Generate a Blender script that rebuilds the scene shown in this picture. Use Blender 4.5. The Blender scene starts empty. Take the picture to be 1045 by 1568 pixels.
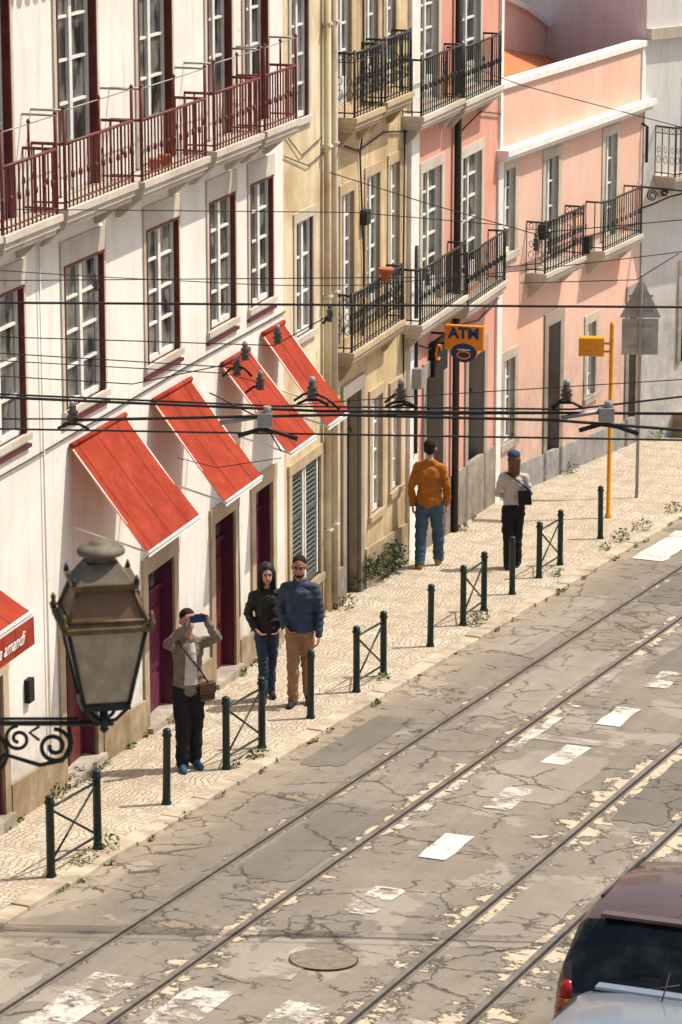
import bpy, math, random
import numpy as np
from mathutils import Vector, Matrix, noise
random.seed(7)
R=math.radians
scene=bpy.context.scene
G=0.07
def gz(y): return -G*y

# ------------------------------------------------------------------ materials
MATS={}
def newmat(name):
    m=bpy.data.materials.new(name); m.use_nodes=True
    nt=m.node_tree; b=nt.nodes['Principled BSDF']; MATS[name]=m
    return m,nt,b
def N(nt,t,**k):
    n=nt.nodes.new(t)
    for a,v in k.items():
        if a in n.inputs: n.inputs[a].default_value=v
        else: setattr(n,a,v)
    return n
def coords(nt,scale=(1,1,1)):
    tc=N(nt,'ShaderNodeTexCoord'); mp=N(nt,'ShaderNodeMapping'); mp.inputs['Scale'].default_value=scale
    nt.links.new(tc.outputs['Object'],mp.inputs['Vector']); return mp.outputs['Vector']
def nz(nt,vec,scale,detail=6,rough=.6,dist=0):
    n=N(nt,'ShaderNodeTexNoise'); n.inputs['Scale'].default_value=scale; n.inputs['Detail'].default_value=detail
    n.inputs['Roughness'].default_value=rough; n.inputs['Distortion'].default_value=dist
    nt.links.new(vec,n.inputs['Vector']); return n.outputs['Fac']
def ramp(nt,fac,stops):
    r=N(nt,'ShaderNodeValToRGB'); cr=r.color_ramp
    while len(cr.elements)<len(stops): cr.elements.new(.5)
    for e,(p,c) in zip(cr.elements,stops):
        e.position=p; e.color=(c,c,c,1) if not isinstance(c,tuple) else (*c,1)
    nt.links.new(fac,r.inputs['Fac']); return r.outputs['Color']
def mix(nt,fac,a,b,mode='MIX'):
    m=N(nt,'ShaderNodeMix'); m.data_type='RGBA'; m.blend_type=mode
    for inp,v in ((m.inputs[0],fac),(m.inputs[6],a),(m.inputs[7],b)):
        if isinstance(v,(int,float)): inp.default_value=v
        elif isinstance(v,tuple): inp.default_value=(*v,1)
        else: nt.links.new(v,inp)
    return m.outputs[2]
def math_(nt,op,a,b=None,clamp=False):
    m=N(nt,'ShaderNodeMath'); m.operation=op; m.use_clamp=clamp
    for i,v in enumerate((a,b)):
        if v is None: continue
        if isinstance(v,(int,float)): m.inputs[i].default_value=v
        else: nt.links.new(v,m.inputs[i])
    return m.outputs[0]
def bump(nt,b,h,strength=.3,dist=.02):
    bp=N(nt,'ShaderNodeBump'); bp.inputs['Strength'].default_value=strength; bp.inputs['Distance'].default_value=dist
    nt.links.new(h,bp.inputs['Height']); nt.links.new(bp.outputs['Normal'],b.inputs['Normal'])
def setc(nt,b,c):
    if isinstance(c,tuple): b.inputs['Base Color'].default_value=(*c,1)
    else: nt.links.new(c,b.inputs['Base Color'])
def simple(name,col,rough=.6,metal=0,var=.25,scale=6,bs=.15,spec=.4):
    m,nt,b=newmat(name); v=coords(nt)
    f=nz(nt,v,scale); dark=tuple(c*(1-var) for c in col); lite=tuple(min(1,c*(1+var*.5)) for c in col)
    setc(nt,b,mix(nt,ramp(nt,f,[(.3,0.),(.7,1.)]),dark,lite))
    b.inputs['Roughness'].default_value=rough; b.inputs['Metallic'].default_value=metal
    b.inputs['Specular IOR Level'].default_value=spec
    if bs: bump(nt,b,nz(nt,v,scale*6),bs,.004)
    return m
def wallmat(name,col,stain,amt=.35,low=-1.8,streak=.35):
    m,nt,b=newmat(name); v=coords(nt); vs=coords(nt,(3.5,3.5,.35))
    big=ramp(nt,nz(nt,v,.9,8,.65,.4),[(.38,0.),(.68,1.)])
    st=ramp(nt,nz(nt,vs,1.6,7,.7,.3),[(.50,0.),(.78,1.)])
    c=mix(nt,math_(nt,'MULTIPLY',big,amt),col,stain)
    c=mix(nt,math_(nt,'MULTIPLY',st,streak),c,tuple(x*.6 for x in stain))
    sep=N(nt,'ShaderNodeSeparateXYZ'); nt.links.new(v,sep.inputs[0])
    hgt=math_(nt,'ADD',sep.outputs['Z'],math_(nt,'MULTIPLY',sep.outputs['Y'],G))
    damp=math_(nt,'MULTIPLY',math_(nt,'SUBTRACT',low+1.1,hgt),.9,True)
    dn=ramp(nt,nz(nt,v,3,8,.7),[(.3,.1),(.65,1.)])
    c=mix(nt,math_(nt,'MULTIPLY',math_(nt,'MULTIPLY',damp,dn),.75,True),c,tuple(x*.5 for x in stain))
    chip=ramp(nt,nz(nt,v,2.6,9,.72,.6),[(.64,0.),(.66,1.)])
    c=mix(nt,math_(nt,'MULTIPLY',chip,amt*.8,True),c,tuple(x*.75 for x in stain))
    fine=nz(nt,v,25,8,.7); c=mix(nt,.12,c,ramp(nt,fine,[(.3,.25),(.7,1.)]),'MULTIPLY')
    setc(nt,b,c); b.inputs['Roughness'].default_value=.9; b.inputs['Specular IOR Level'].default_value=.15
    h=mix(nt,.35,nz(nt,v,40,4),nz(nt,v,2.2,5)); bump(nt,b,h,.35,.02)
    return m
wallmat('plaster_white',(.86,.845,.80),(.63,.56,.46),.42,streak=.38)
wallmat('plaster_cream',(.79,.70,.50),(.46,.32,.16),.8,streak=.55)
wallmat('plaster_ochre',(.73,.59,.37),(.38,.26,.13),.9,streak=.7)
wallmat('plaster_pink',(.70,.32,.24),(.72,.48,.40),.6)
wallmat('plaster_pink_pale',(.80,.48,.37),(.78,.60,.50),.7)
wallmat('plaster_grey',(.80,.785,.76),(.62,.60,.57),.4)
wallmat('plaster_base_grey',(.45,.44,.43),(.30,.29,.28),.5)
wallmat('stone_trim',(.64,.59,.51),(.36,.30,.23),.65)
wallmat('stone_tan',(.56,.45,.31),(.31,.22,.13),.75)
wallmat('stone_grey',(.40,.36,.31),(.23,.19,.15),.6)
simple('white_trim',(.80,.79,.75),.7,0,.16)
simple('maroon_paint',(.13,.022,.022),.5,0,.3)
simple('maroon_iron',(.15,.030,.025),.55,0,.4,20)
simple('purple_paint',(.12,.02,.05),.5,0,.3)
simple('window_white',(.76,.76,.71),.5,0,.15)
simple('iron_black',(.026,.028,.028),.45,.3,.3,20)
simple('green_iron',(.012,.028,.026),.4,.2,.3,20)
simple('green_shutter',(.075,.10,.085),.65,0,.3)
simple('dark_interior',(.012,.011,.011),.9,0,.3)
simple('dark_door',(.035,.024,.020),.6,0,.4)
simple('blue_door',(.02,.045,.09),.5,0,.4)
simple('grey_metal',(.33,.33,.33),.5,.4,.2)
simple('sign_back',(.40,.39,.37),.5,.4,.3,3)
simple('yellow_paint',(.74,.32,.012),.45,0,.2)
simple('orange_sign',(.80,.26,.015),.4,0,.08,4,0)
simple('sign_blue',(.01,.035,.12),.4,0,.05,4,0)
simple('terracotta',(.43,.13,.06),.8,0,.35,9)
simple('ceramic',(.09,.07,.055),.25,0,.3)
simple('pale_ceramic',(.30,.30,.28),.35,0,.3)
simple('rubber_black',(.012,.012,.013),.6,0,.3)
simple('rail_steel',(.34,.31,.27),.33,.6,.4,5)
simple('rail_groove',(.024,.019,.015),.9)
simple('manhole_iron',(.22,.185,.145),.8,.1,.4,14,.6)
simple('kerb_stone',(.47,.40,.30),.9,0,.45,3,.5)
simple('brass_old',(.145,.098,.045),.6,.25,.55,8,.5)
simple('lamp_cap',(.17,.145,.10),.7,.1,.55,7,.6)
simple('lamp_iron',(.014,.027,.028),.5,.2,.5,12,.4)
simple('bark',(.10,.07,.04),.9)
def glass():
    m,nt,b=newmat('window_glass'); v=coords(nt,(1,1.7,1.1))
    f=ramp(nt,nz(nt,v,1.9,2,.5),[(.42,0.),(.50,.55),(.58,1.)])
    setc(nt,b,mix(nt,f,(.022,.026,.026),(.19,.19,.175))); b.inputs['Roughness'].default_value=.12; b.inputs['Specular IOR Level'].default_value=.8
    m,nt,b=newmat('car_glass'); v=coords(nt)
    setc(nt,b,mix(nt,ramp(nt,nz(nt,v,3,3),[(.45,0.),(.6,1.)]),(.008,.010,.010),(.025,.03,.03))); b.inputs['Roughness'].default_value=.05; b.inputs['Specular IOR Level'].default_value=.45
    m,nt,b=newmat('lantern_glass'); v=coords(nt)
    g1=ramp(nt,nz(nt,v,6,7,.65),[(.3,0.),(.7,1.)])
    edge=ramp(nt,nz(nt,coords(nt,(3,3,1)),3,5),[(.45,0.),(.65,1.)])
    c=mix(nt,g1,(.26,.21,.14),(.46,.41,.31)); c=mix(nt,math_(nt,'MULTIPLY',edge,.4),c,(.16,.11,.06))
    setc(nt,b,c); b.inputs['Roughness'].default_value=.45
    m,nt,b=newmat('lantern_glass_amber'); v=coords(nt)
    setc(nt,b,mix(nt,nz(nt,v,7,6),(.09,.045,.018),(.24,.13,.055))); b.inputs['Roughness'].default_value=.45
glass()
def awn():
    m,nt,b=newmat('awning_red'); v=coords(nt)
    f=nz(nt,v,2.5,6,.6,.5)
    c=mix(nt,ramp(nt,f,[(.3,0.),(.7,1.)]),(.28,.032,.016),(.41,.060,.027))
    w=N(nt,'ShaderNodeTexWave'); w.bands_direction='Y'; w.inputs['Scale'].default_value=.55; w.inputs['Distortion'].default_value=.15
    nt.links.new(v,w.inputs['Vector'])
    c=mix(nt,ramp(nt,w.outputs['Fac'],[(.0,.6),(.05,0.)]),c,(.17,.014,.009))
    st=ramp(nt,nz(nt,coords(nt,(.5,5,.5)),2.2,6,.7),[(.5,0.),(.75,1.)])
    c=mix(nt,math_(nt,'MULTIPLY',st,.5),c,(.17,.02,.012))
    du=ramp(nt,nz(nt,v,7,8,.75),[(.5,0.),(.75,1.)]); c=mix(nt,math_(nt,'MULTIPLY',du,.2),c,(.50,.25,.16))
    setc(nt,b,c); b.inputs['Roughness'].default_value=.85; b.inputs['Specular IOR Level'].default_value=.15
    bump(nt,b,nz(nt,v,5,3),.3,.03)
    tr=N(nt,'ShaderNodeBsdfTranslucent'); nt.links.new(c,tr.inputs['Color'])
    ms=N(nt,'ShaderNodeMixShader'); ms.inputs[0].default_value=.15
    out=nt.nodes['Material Output']; nt.links.new(b.outputs[0],ms.inputs[1]); nt.links.new(tr.outputs[0],ms.inputs[2]); nt.links.new(ms.outputs[0],out.inputs['Surface'])
awn()
def tiles():
    m,nt,b=newmat('roof_tiles'); v=coords(nt)
    w=N(nt,'ShaderNodeTexWave'); w.bands_direction='Y'; w.inputs['Scale'].default_value=1.6; nt.links.new(v,w.inputs['Vector'])
    c=mix(nt,nz(nt,v,4,5),(.50,.13,.04),(.75,.30,.12))
    c=mix(nt,ramp(nt,w.outputs['Fac'],[(.0,.7),(.35,0.)]),c,(.18,.05,.02))
    setc(nt,b,c); b.inputs['Roughness'].default_value=.9; bump(nt,b,w.outputs['Fac'],.8,.05)
tiles()
RAILS=(-12.16,-11.2,-9.33,-8.40)
def road(name='asphalt_worn',ca=(.225,.200,.167),cb=(.305,.268,.220),full=True):
    m,nt,b=newmat(name); v=coords(nt)
    big=ramp(nt,nz(nt,coords(nt,(1,.6,1)),.45,6,.55,.4),[(.35,0.),(.65,1.)])
    c=mix(nt,big,ca,cb)
    strk=ramp(nt,nz(nt,coords(nt,(4.0,.10,1)),1.3,5,.55,.1),[(.35,0.),(.65,1.)])
    c=mix(nt,math_(nt,'MULTIPLY',strk,.40),c,tuple(x*.80 for x in ca))
    fine=nz(nt,v,55,6,.7); c=mix(nt,.35,c,ramp(nt,fine,[(.3,.35),(.7,1.)]),'MULTIPLY')
    mott=nz(nt,v,2.6,9,.7); c=mix(nt,.22,c,ramp(nt,mott,[(.38,.55),(.55,1.)]),'MULTIPLY')
    n2=N(nt,'ShaderNodeTexNoise'); n2.inputs['Scale'].default_value=4; n2.inputs['Detail'].default_value=8; n2.inputs['Roughness'].default_value=.75; nt.links.new(v,n2.inputs['Vector'])
    vm=N(nt,'ShaderNodeVectorMath'); vm.operation='MULTIPLY_ADD'; nt.links.new(n2.outputs['Color'],vm.inputs[0]); vm.inputs[1].default_value=(.38,.38,.0); nt.links.new(v,vm.inputs[2])
    cks=None
    for sc_,wd_,lo,hi,off in ((1.1,.017,.48,.56,0),(3.0,.035,.56,.62,7)):
        vo=N(nt,'ShaderNodeTexVoronoi'); vo.feature='DISTANCE_TO_EDGE'; vo.inputs['Scale'].default_value=sc_; nt.links.new(vm.outputs[0],vo.inputs['Vector'])
        mp=N(nt,'ShaderNodeMapping'); mp.inputs['Location'].default_value=(off,off,0); nt.links.new(v,mp.inputs['Vector'])
        ck=math_(nt,'MULTIPLY',ramp(nt,vo.outputs['Distance'],[(.0,1.),(wd_,0.)]),ramp(nt,nz(nt,mp.outputs['Vector'],.9,5,.6),[(lo,0.),(hi,1.)]))
        cks=ck if cks is None else math_(nt,'MAXIMUM',cks,ck)
    sep=N(nt,'ShaderNodeSeparateXYZ'); nt.links.new(v,sep.inputs[0])
    if full:
        dmin=None
        for i,xr in enumerate(RAILS):
            d=math_(nt,'ABSOLUTE',math_(nt,'SUBTRACT',sep.outputs['X'],xr))
            d=math_(nt,'MULTIPLY',d,(1.6,.85,.50,.42)[i])
            dmin=d if dmin is None else math_(nt,'MINIMUM',dmin,d)
        near=math_(nt,'SUBTRACT',1.0,math_(nt,'MULTIPLY',dmin,4.0),True)
        sect=ramp(nt,nz(nt,coords(nt,(.8,.7,1)),.6,4),[(.36,0.),(.56,1.)])
        pn=nz(nt,coords(nt,(1,1.1,1)),3.4,10,.72,.3)
        pt=math_(nt,'ADD',math_(nt,'MULTIPLY',near,math_(nt,'ADD',.08,math_(nt,'MULTIPLY',sect,.23))),pn)
        pmask=ramp(nt,pt,[(.675,0.),(.69,.95)]); pedge=ramp(nt,pt,[(.635,0.),(.67,1.),(.69,0.)])
        pcol=mix(nt,nz(nt,v,9,8,.75),(.30,.225,.15),(.74,.65,.50))
        hn=nz(nt,coords(nt,(1,1.3,1)),1.0,10,.70,.3)
        hmask=ramp(nt,hn,[(.630,0.),(.640,1.)]); hedge=ramp(nt,hn,[(.615,0.),(.630,1.),(.642,0.)])
        c=mix(nt,math_(nt,'MULTIPLY',hmask,.7),c,mix(nt,nz(nt,v,14,6,.7),(.17,.125,.085),(.38,.30,.20)))
        ln=nz(nt,coords(nt,(1.2,1,1)),.8,7,.6,.2)
        c=mix(nt,ramp(nt,ln,[(.57,0.),(.585,.5)]),c,(.37,.33,.275))
        c=mix(nt,pmask,c,pcol)
        dk=math_(nt,'MAXIMUM',math_(nt,'MULTIPLY',cks,.75),math_(nt,'MAXIMUM',math_(nt,'MULTIPLY',pedge,.65),math_(nt,'MULTIPLY',hedge,.7)))
        gut=math_(nt,'SUBTRACT',1.0,math_(nt,'MULTIPLY',math_(nt,'ABSOLUTE',math_(nt,'ADD',sep.outputs['X'],13.2)),1.8),True)
        c=mix(nt,math_(nt,'MULTIPLY',gut,ramp(nt,nz(nt,v,3,6),[(.35,.1),(.65,.8)])),c,(.36,.29,.20))
        hh=math_(nt,'MAXIMUM',pmask,hmask)
    else: dk=math_(nt,'MULTIPLY',cks,.6); hh=dk
    c=mix(nt,dk,c,(.050,.038,.028))
    setc(nt,b,c); b.inputs['Roughness'].default_value=.85; b.inputs['Specular IOR Level'].default_value=.25
    h=math_(nt,'ADD',math_(nt,'MULTIPLY',fine,.25),math_(nt,'MULTIPLY',nz(nt,v,3,6),.5))
    h=math_(nt,'SUBTRACT',h,math_(nt,'MULTIPLY',dk,1.2)); h=math_(nt,'SUBTRACT',h,math_(nt,'MULTIPLY',hh,.5))
    bump(nt,b,h,.7,.03)
road(); road('asphalt_patch_dark',(.178,.160,.136),(.235,.208,.174),False); road('asphalt_patch_pale',(.29,.255,.21),(.36,.32,.265),False)
def cobble():
    m,nt,b=newmat('limestone_cobbles'); v=coords(nt)
    n2=N(nt,'ShaderNodeTexNoise'); n2.inputs['Scale'].default_value=1.3; n2.inputs['Detail'].default_value=2; nt.links.new(v,n2.inputs['Vector'])
    vm=N(nt,'ShaderNodeVectorMath'); vm.operation='MULTIPLY_ADD'; nt.links.new(n2.outputs['Color'],vm.inputs[0]); vm.inputs[1].default_value=(.5,.5,0); nt.links.new(v,vm.inputs[2])
    def vor(feat=None):
        vo=N(nt,'ShaderNodeTexVoronoi'); vo.inputs['Scale'].default_value=15; vo.inputs['Randomness'].default_value=.35; nt.links.new(vm.outputs[0],vo.inputs['Vector'])
        if feat: vo.feature=feat
        return vo
    vo=vor('DISTANCE_TO_EDGE'); v1=vor()
    sc=N(nt,'ShaderNodeSeparateColor'); nt.links.new(v1.outputs['Color'],sc.inputs[0])
    c=mix(nt,sc.outputs[0],(.48,.42,.33),(.64,.57,.46))
    j=ramp(nt,vo.outputs['Distance'],[(.03,1.),(.15,0.)])
    c=mix(nt,math_(nt,'MULTIPLY',j,.6),c,(.23,.17,.11))
    d=ramp(nt,nz(nt,v,1.1,9,.7,.4),[(.4,0.),(.68,1.)])
    c=mix(nt,math_(nt,'MULTIPLY',d,.45),c,(.36,.28,.18))
    w=N(nt,'ShaderNodeTexWave'); w.inputs['Scale'].default_value=.8; w.inputs['Distortion'].default_value=5; w.inputs['Detail'].default_value=3; nt.links.new(v,w.inputs['Vector'])
    c=mix(nt,.14,c,ramp(nt,w.outputs['Fac'],[(.1,.4),(.6,1.)]),'MULTIPLY')
    setc(nt,b,c); b.inputs['Roughness'].default_value=.8
    h=math_(nt,'ADD',ramp(nt,vo.outputs['Distance'],[(.0,0.),(.2,1.)]),math_(nt,'MULTIPLY',nz(nt,v,1.6,4),1.8)); bump(nt,b,h,.7,.02)
    m,nt,b=newmat('bare_ground'); v=coords(nt)
    setc(nt,b,mix(nt,nz(nt,v,.4,8),(.20,.17,.13),(.30,.26,.20))); b.inputs['Roughness'].default_value=.95
cobble()
def paint():
    for nm,lo,hi,a0,a1,m0,m1 in (('worn_road_paint',(.52,.48,.41),(.84,.81,.75),.38,.50,.12,.92),('chipped_road_paint',(.46,.42,.36),(.78,.74,.68),.47,.54,.05,.85),('faded_road_paint',(.38,.35,.30),(.62,.57,.50),.42,.60,.0,.7)):
        m,nt,b=newmat(nm); v=coords(nt)
        setc(nt,b,mix(nt,nz(nt,v,6,8,.75),lo,hi)); b.inputs['Roughness'].default_value=.8
        f=math_(nt,'ADD',math_(nt,'MULTIPLY',nz(nt,v,7,10,.8,.4),.5),math_(nt,'MULTIPLY',nz(nt,v,2.2,6,.6,.4),.5))
        nt.links.new(ramp(nt,f,[(a0,m0),(a1,m1)]),b.inputs['Alpha'])
paint()
def leafm(name,a,c2):
    m,nt,b=newmat(name)
    oi=N(nt,'ShaderNodeNewGeometry')
    setc(nt,b,mix(nt,oi.outputs['Random Per Island'],a,c2)); b.inputs['Roughness'].default_value=.6
leafm('foliage_dark',(.020,.042,.014),(.085,.13,.035)); leafm('foliage_weed',(.045,.085,.02),(.17,.21,.06))
def cloth(name,c,scale=30,var=.3,rough=.85):
    m,nt,b=newmat(name); v=coords(nt)
    f=nz(nt,v,7,5); setc(nt,b,mix(nt,ramp(nt,f,[(.3,0.),(.7,1.)]),tuple(x*(1-var) for x in c),tuple(min(1,x*(1+var*.6)) for x in c)))
    b.inputs['Roughness'].default_value=rough; b.inputs['Specular IOR Level'].default_value=.2
    bump(nt,b,nz(nt,coords(nt,(1,1,2)),11,3),.6,.025); return m
cloth('cloth_grey_jacket',(.20,.165,.135)); cloth('cloth_black',(.016,.016,.018)); cloth('cloth_black_jacket',(.022,.024,.025),rough=.55)
cloth('denim',(.055,.10,.15)); cloth('denim_dark',(.035,.06,.10)); cloth('cloth_navy_puffer',(.040,.060,.105),rough=.6)
cloth('cloth_tan',(.33,.19,.10)); cloth('cloth_mustard',(.36,.125,.018)); cloth('cloth_white_shirt',(.60,.55,.48)); cloth('shoe_blue',(.03,.10,.20)); cloth('shoe_dark',(.03,.025,.022))
cloth('shoe_tan',(.38,.19,.05)); cloth('cap_blue',(.03,.065,.13)); cloth('hair_dark',(.022,.014,.010)); cloth('hair_auburn',(.15,.075,.040)); cloth('leather_brown',(.07,.035,.02),rough=.5)
simple('skin_light',(.52,.28,.20),.55,0,.1); simple('skin_tan',(.36,.17,.10),.55,0,.1); simple('eye_dark',(.02,.015,.012),.3,0,.1); simple('lip',(.35,.12,.09),.5,0,.1)
def stripe():
    m,nt,b=newmat('cloth_striped'); v=coords(nt)
    w=N(nt,'ShaderNodeTexWave'); w.bands_direction='Z'; w.inputs['Scale'].default_value=17; nt.links.new(v,w.inputs['Vector'])
    setc(nt,b,mix(nt,ramp(nt,w.outputs['Fac'],[(.60,0.),(.80,1.)]),(.58,.53,.49),(.26,.21,.20))); b.inputs['Roughness'].default_value=.9
stripe()
def carpaint(name,c,rough=.18,met=.35):
    m,nt,b=newmat(name); v=coords(nt)
    setc(nt,b,mix(nt,nz(nt,v,3,6),tuple(x*.85 for x in c),c)); b.inputs['Roughness'].default_value=rough; b.inputs['Metallic'].default_value=met; b.inputs['Coat Weight'].default_value=.6; b.inputs['Coat Roughness'].default_value=.06
carpaint('car_paint_dark',(.13,.075,.065),.35); carpaint('car_paint_silver',(.36,.42,.48),.3,.6)
simple('tail_lamp_red',(.40,.02,.01),.15,0,.2,8,0); simple('tail_lamp_amber',(.5,.12,.03),.15,0,.2,8,0)

# ------------------------------------------------------------------ mesh builder
class MB:
    def __init__(s): s.v=[];s.f=[];s.m=[];s.names=[];s.sm=[]
    def mi(s,n):
        if n not in s.names: s.names.append(n)
        return s.names.index(n)
    def face(s,pts,mat,smooth=False):
        b=len(s.v); s.v+= [tuple(p) for p in pts]; s.f.append(tuple(range(b,b+len(pts)))); s.m.append(s.mi(mat)); s.sm.append(smooth)
    def box(s,x0,x1,y0,y1,z0,z1,mat):
        if x0>x1:x0,x1=x1,x0
        if y0>y1:y0,y1=y1,y0
        if z0>z1:z0,z1=z1,z0
        s.hexa([(x0,y0,z0),(x1,y0,z0),(x1,y1,z0),(x0,y1,z0),(x0,y0,z1),(x1,y0,z1),(x1,y1,z1),(x0,y1,z1)],mat)
    def hexa(s,p,mat):
        b=len(s.v); s.v+=[tuple(q) for q in p]
        for q in ((0,3,2,1),(4,5,6,7),(0,1,5,4),(1,2,6,5),(2,3,7,6),(3,0,4,7)):
            s.f.append(tuple(b+i for i in q)); s.m.append(s.mi(mat)); s.sm.append(False)
    def tube(s,path,r,mat,seg=8,cap=True):
        path=[Vector(p) for p in path]; n=len(path); rr=r if isinstance(r,(list,tuple)) else [r]*n
        b=len(s.v); ref=None
        for i,p in enumerate(path):
            t=(path[min(i+1,n-1)]-path[max(i-1,0)]).normalized()
            if ref is None: ref=Vector((0,0,1)) if abs(t.z)<.9 else Vector((1,0,0))
            a=t.cross(ref)
            if a.length<1e-4: a=t.cross(Vector((1,0,0)))
            a.normalize(); c=a.cross(t).normalized(); ref=c
            for k in range(seg):
                an=2*math.pi*k/seg; s.v.append(tuple(p+a*math.cos(an)*rr[i]+c*math.sin(an)*rr[i]))
        mi=s.mi(mat)
        for i in range(n-1):
            for k in range(seg):
                k2=(k+1)%seg
                s.f.append((b+i*seg+k,b+i*seg+k2,b+(i+1)*seg+k2,b+(i+1)*seg+k)); s.m.append(mi); s.sm.append(True)
        if cap:
            s.f.append(tuple(b+k for k in range(seg))[::-1]); s.m.append(mi); s.sm.append(False)
            s.f.append(tuple(b+(n-1)*seg+k for k in range(seg))); s.m.append(mi); s.sm.append(False)
    def lathe(s,c,prof,mat,seg=14,smooth=True):
        b=len(s.v); mi=s.mi(mat); c=Vector(c)
        for r,z in prof:
            for k in range(seg):
                an=2*math.pi*k/seg; s.v.append((c.x+r*math.cos(an),c.y+r*math.sin(an),c.z+z))
        for i in range(len(prof)-1):
            for k in range(seg):
                k2=(k+1)%seg
                s.f.append((b+i*seg+k,b+i*seg+k2,b+(i+1)*seg+k2,b+(i+1)*seg+k)); s.m.append(mi); s.sm.append(smooth)
        s.f.append(tuple(b+k for k in range(seg))[::-1]); s.m.append(mi); s.sm.append(False)
        e=b+(len(prof)-1)*seg; s.f.append(tuple(e+k for k in range(seg))); s.m.append(mi); s.sm.append(False)
    def obj(s,name,parent=None,bevel=0):
        me=bpy.data.meshes.new(name); me.from_pydata(s.v,[],s.f)
        for n in s.names: me.materials.append(MATS[n])
        me.polygons.foreach_set('material_index',s.m); me.polygons.foreach_set('use_smooth',s.sm); me.update()
        o=bpy.data.objects.new(name,me); scene.collection.objects.link(o)
        if parent: o.parent=parent
        if bevel:
            md=o.modifiers.new('b','BEVEL'); md.width=bevel; md.segments=2; md.limit_method='ANGLE'
        return o
def empty(name,loc=(0,0,0),rz=0):
    e=bpy.data.objects.new(name,None); e.location=loc; e.rotation_euler=(0,0,rz); e.empty_display_size=.3
    scene.collection.objects.link(e); return e

# ------------------------------------------------------------------ ground
def sheet(name,x0,x1,y0,y1,dz,mat,nx=1,ny=1):
    b=MB()
    for i in range(nx):
        for j in range(ny):
            xa=x0+(x1-x0)*i/nx; xb=x0+(x1-x0)*(i+1)/nx; ya=y0+(y1-y0)*j/ny; yb=y0+(y1-y0)*(j+1)/ny
            b.face([(xa,ya,gz(ya)+dz),(xb,ya,gz(ya)+dz),(xb,yb,gz(yb)+dz),(xa,yb,gz(yb)+dz)],mat)
    return b.obj(name)
sheet('ground',-400,400,-200,700,-.30,'bare_ground',4,4)
def und(x,y):
    railf=min(abs(x-r) for r in RAILS)
    return noise.noise(Vector((x*.5,y*.35,0)))*.02*min(1,railf*2.5)
b=MB(); xa,xb=-13.24,-2.0
nx,ny=60,260
ys=[-6+ (96*j/ny) for j in range(ny+1)]; xs=[xa+(xb-xa)*i/nx for i in range(nx+1)]
for j,y in enumerate(ys):
    for i,x in enumerate(xs):
        b.v.append((x,y,gz(y)-.05+und(x,y)))
w=nx+1
for j in range(ny):
    for i in range(nx):
        b.f.append((j*w+i,j*w+i+1,(j+1)*w+i+1,(j+1)*w+i)); b.m.append(b.mi('asphalt_worn')); b.sm.append(True)
b.obj('road')
b=MB()
def repair(xc,yc,w_,l,mat):
    n=44; P=[]
    for i in range(n):
        a=2*math.pi*i/n; cx,sx=math.cos(a),math.sin(a)
        k=min(1/max(abs(cx),abs(sx)),1.32)
        r_=k*(1+.10*noise.noise(Vector((cx*2.5+xc,sx*2.5+yc,0)))+.10*noise.noise(Vector((cx*9+xc,sx*9,yc))))
        P.append((xc+cx*r_*w_/2,yc+sx*r_*l/2))
    rings=4
    for q in range(rings):
        f0,f1=q/rings,(q+1)/rings
        for i in range(n):
            (x0,y0),(x1,y1)=P[i],P[(i+1)%n]
            pt=lambda x,y,f:(xc+(x-xc)*f,yc+(y-yc)*f)
            qd=[pt(x0,y0,f0),pt(x0,y0,f1),pt(x1,y1,f1),pt(x1,y1,f0)]
            if q==0: qd=qd[1:3]+[(xc,yc)]
            b.face([(x,y,gz(y)-.05+und(x,y)+.006) for x,y in qd],mat)
for xc,yc,w_,l,mt in ((-11.68,29.6,.70,3.0,'asphalt_patch_dark'),(-10.3,33.2,1.0,2.2,'asphalt_patch_pale'),(-12.75,33.8,.5,2.6,'asphalt_patch_dark'),(-11.68,37.6,.7,4.0,'asphalt_patch_pale'),(-8.86,28.2,.6,2.4,'asphalt_patch_pale'),
    (-8.86,33.2,.6,2.8,'asphalt_patch_dark'),(-12.7,41,.6,4,'asphalt_patch_pale'),(-10.2,40.0,1.1,2.6,'asphalt_patch_dark'),(-11.68,44.6,.7,3.0,'asphalt_patch_dark'),(-7.2,32,1.0,4,'asphalt_patch_pale')):
    repair(xc,yc,w_,l,mt)
b.obj('asphalt_repairs')
sheet('pavement',-21,-13.42,-6,90,0,'limestone_cobbles',1,1)
sheet('pavement',-2.0,4,-6,90,.03,'limestone_cobbles',1,1)
b=MB(); y=-6
while y<80:
    L=random.uniform(.7,1.1); j=random.uniform(-.02,.02); t=random.uniform(-.010,.010); j2=j+random.uniform(-.012,.012)
    y1=y+L-.006
    b.hexa([(-13.43,y,gz(y)-.3),(-13.22+j,y,gz(y)-.3),(-13.22+j2,y1,gz(y1)-.3),(-13.43,y1,gz(y1)-.3),
            (-13.43,y,gz(y)+.006+t),(-13.225+j,y,gz(y)+.0+t),(-13.225+j2,y1,gz(y1)+.0+t),(-13.43,y1,gz(y1)+.006+t)],'kerb_stone'); y+=L
b.obj('kerb',bevel=.012)
for pair in ((0,1),(2,3)):
    b=MB()
    for k in pair:
        xr=RAILS[k]
        for (xo,w_,mat,dz) in ((-.055,.060,'rail_steel',-.036),(.007,.036,'rail_groove',-.041),(.044,.020,'rail_steel',-.038)):
            b.hexa([(xr+xo,-6,gz(-6)-.2),(xr+xo+w_,-6,gz(-6)-.2),(xr+xo+w_,85,gz(85)-.2),(xr+xo,85,gz(85)-.2),
                    (xr+xo,-6,gz(-6)+dz),(xr+xo+w_,-6,gz(-6)+dz),(xr+xo+w_,85,gz(85)+dz),(xr+xo,85,gz(85)+dz)],mat)
    b.obj('tram_track')
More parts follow.
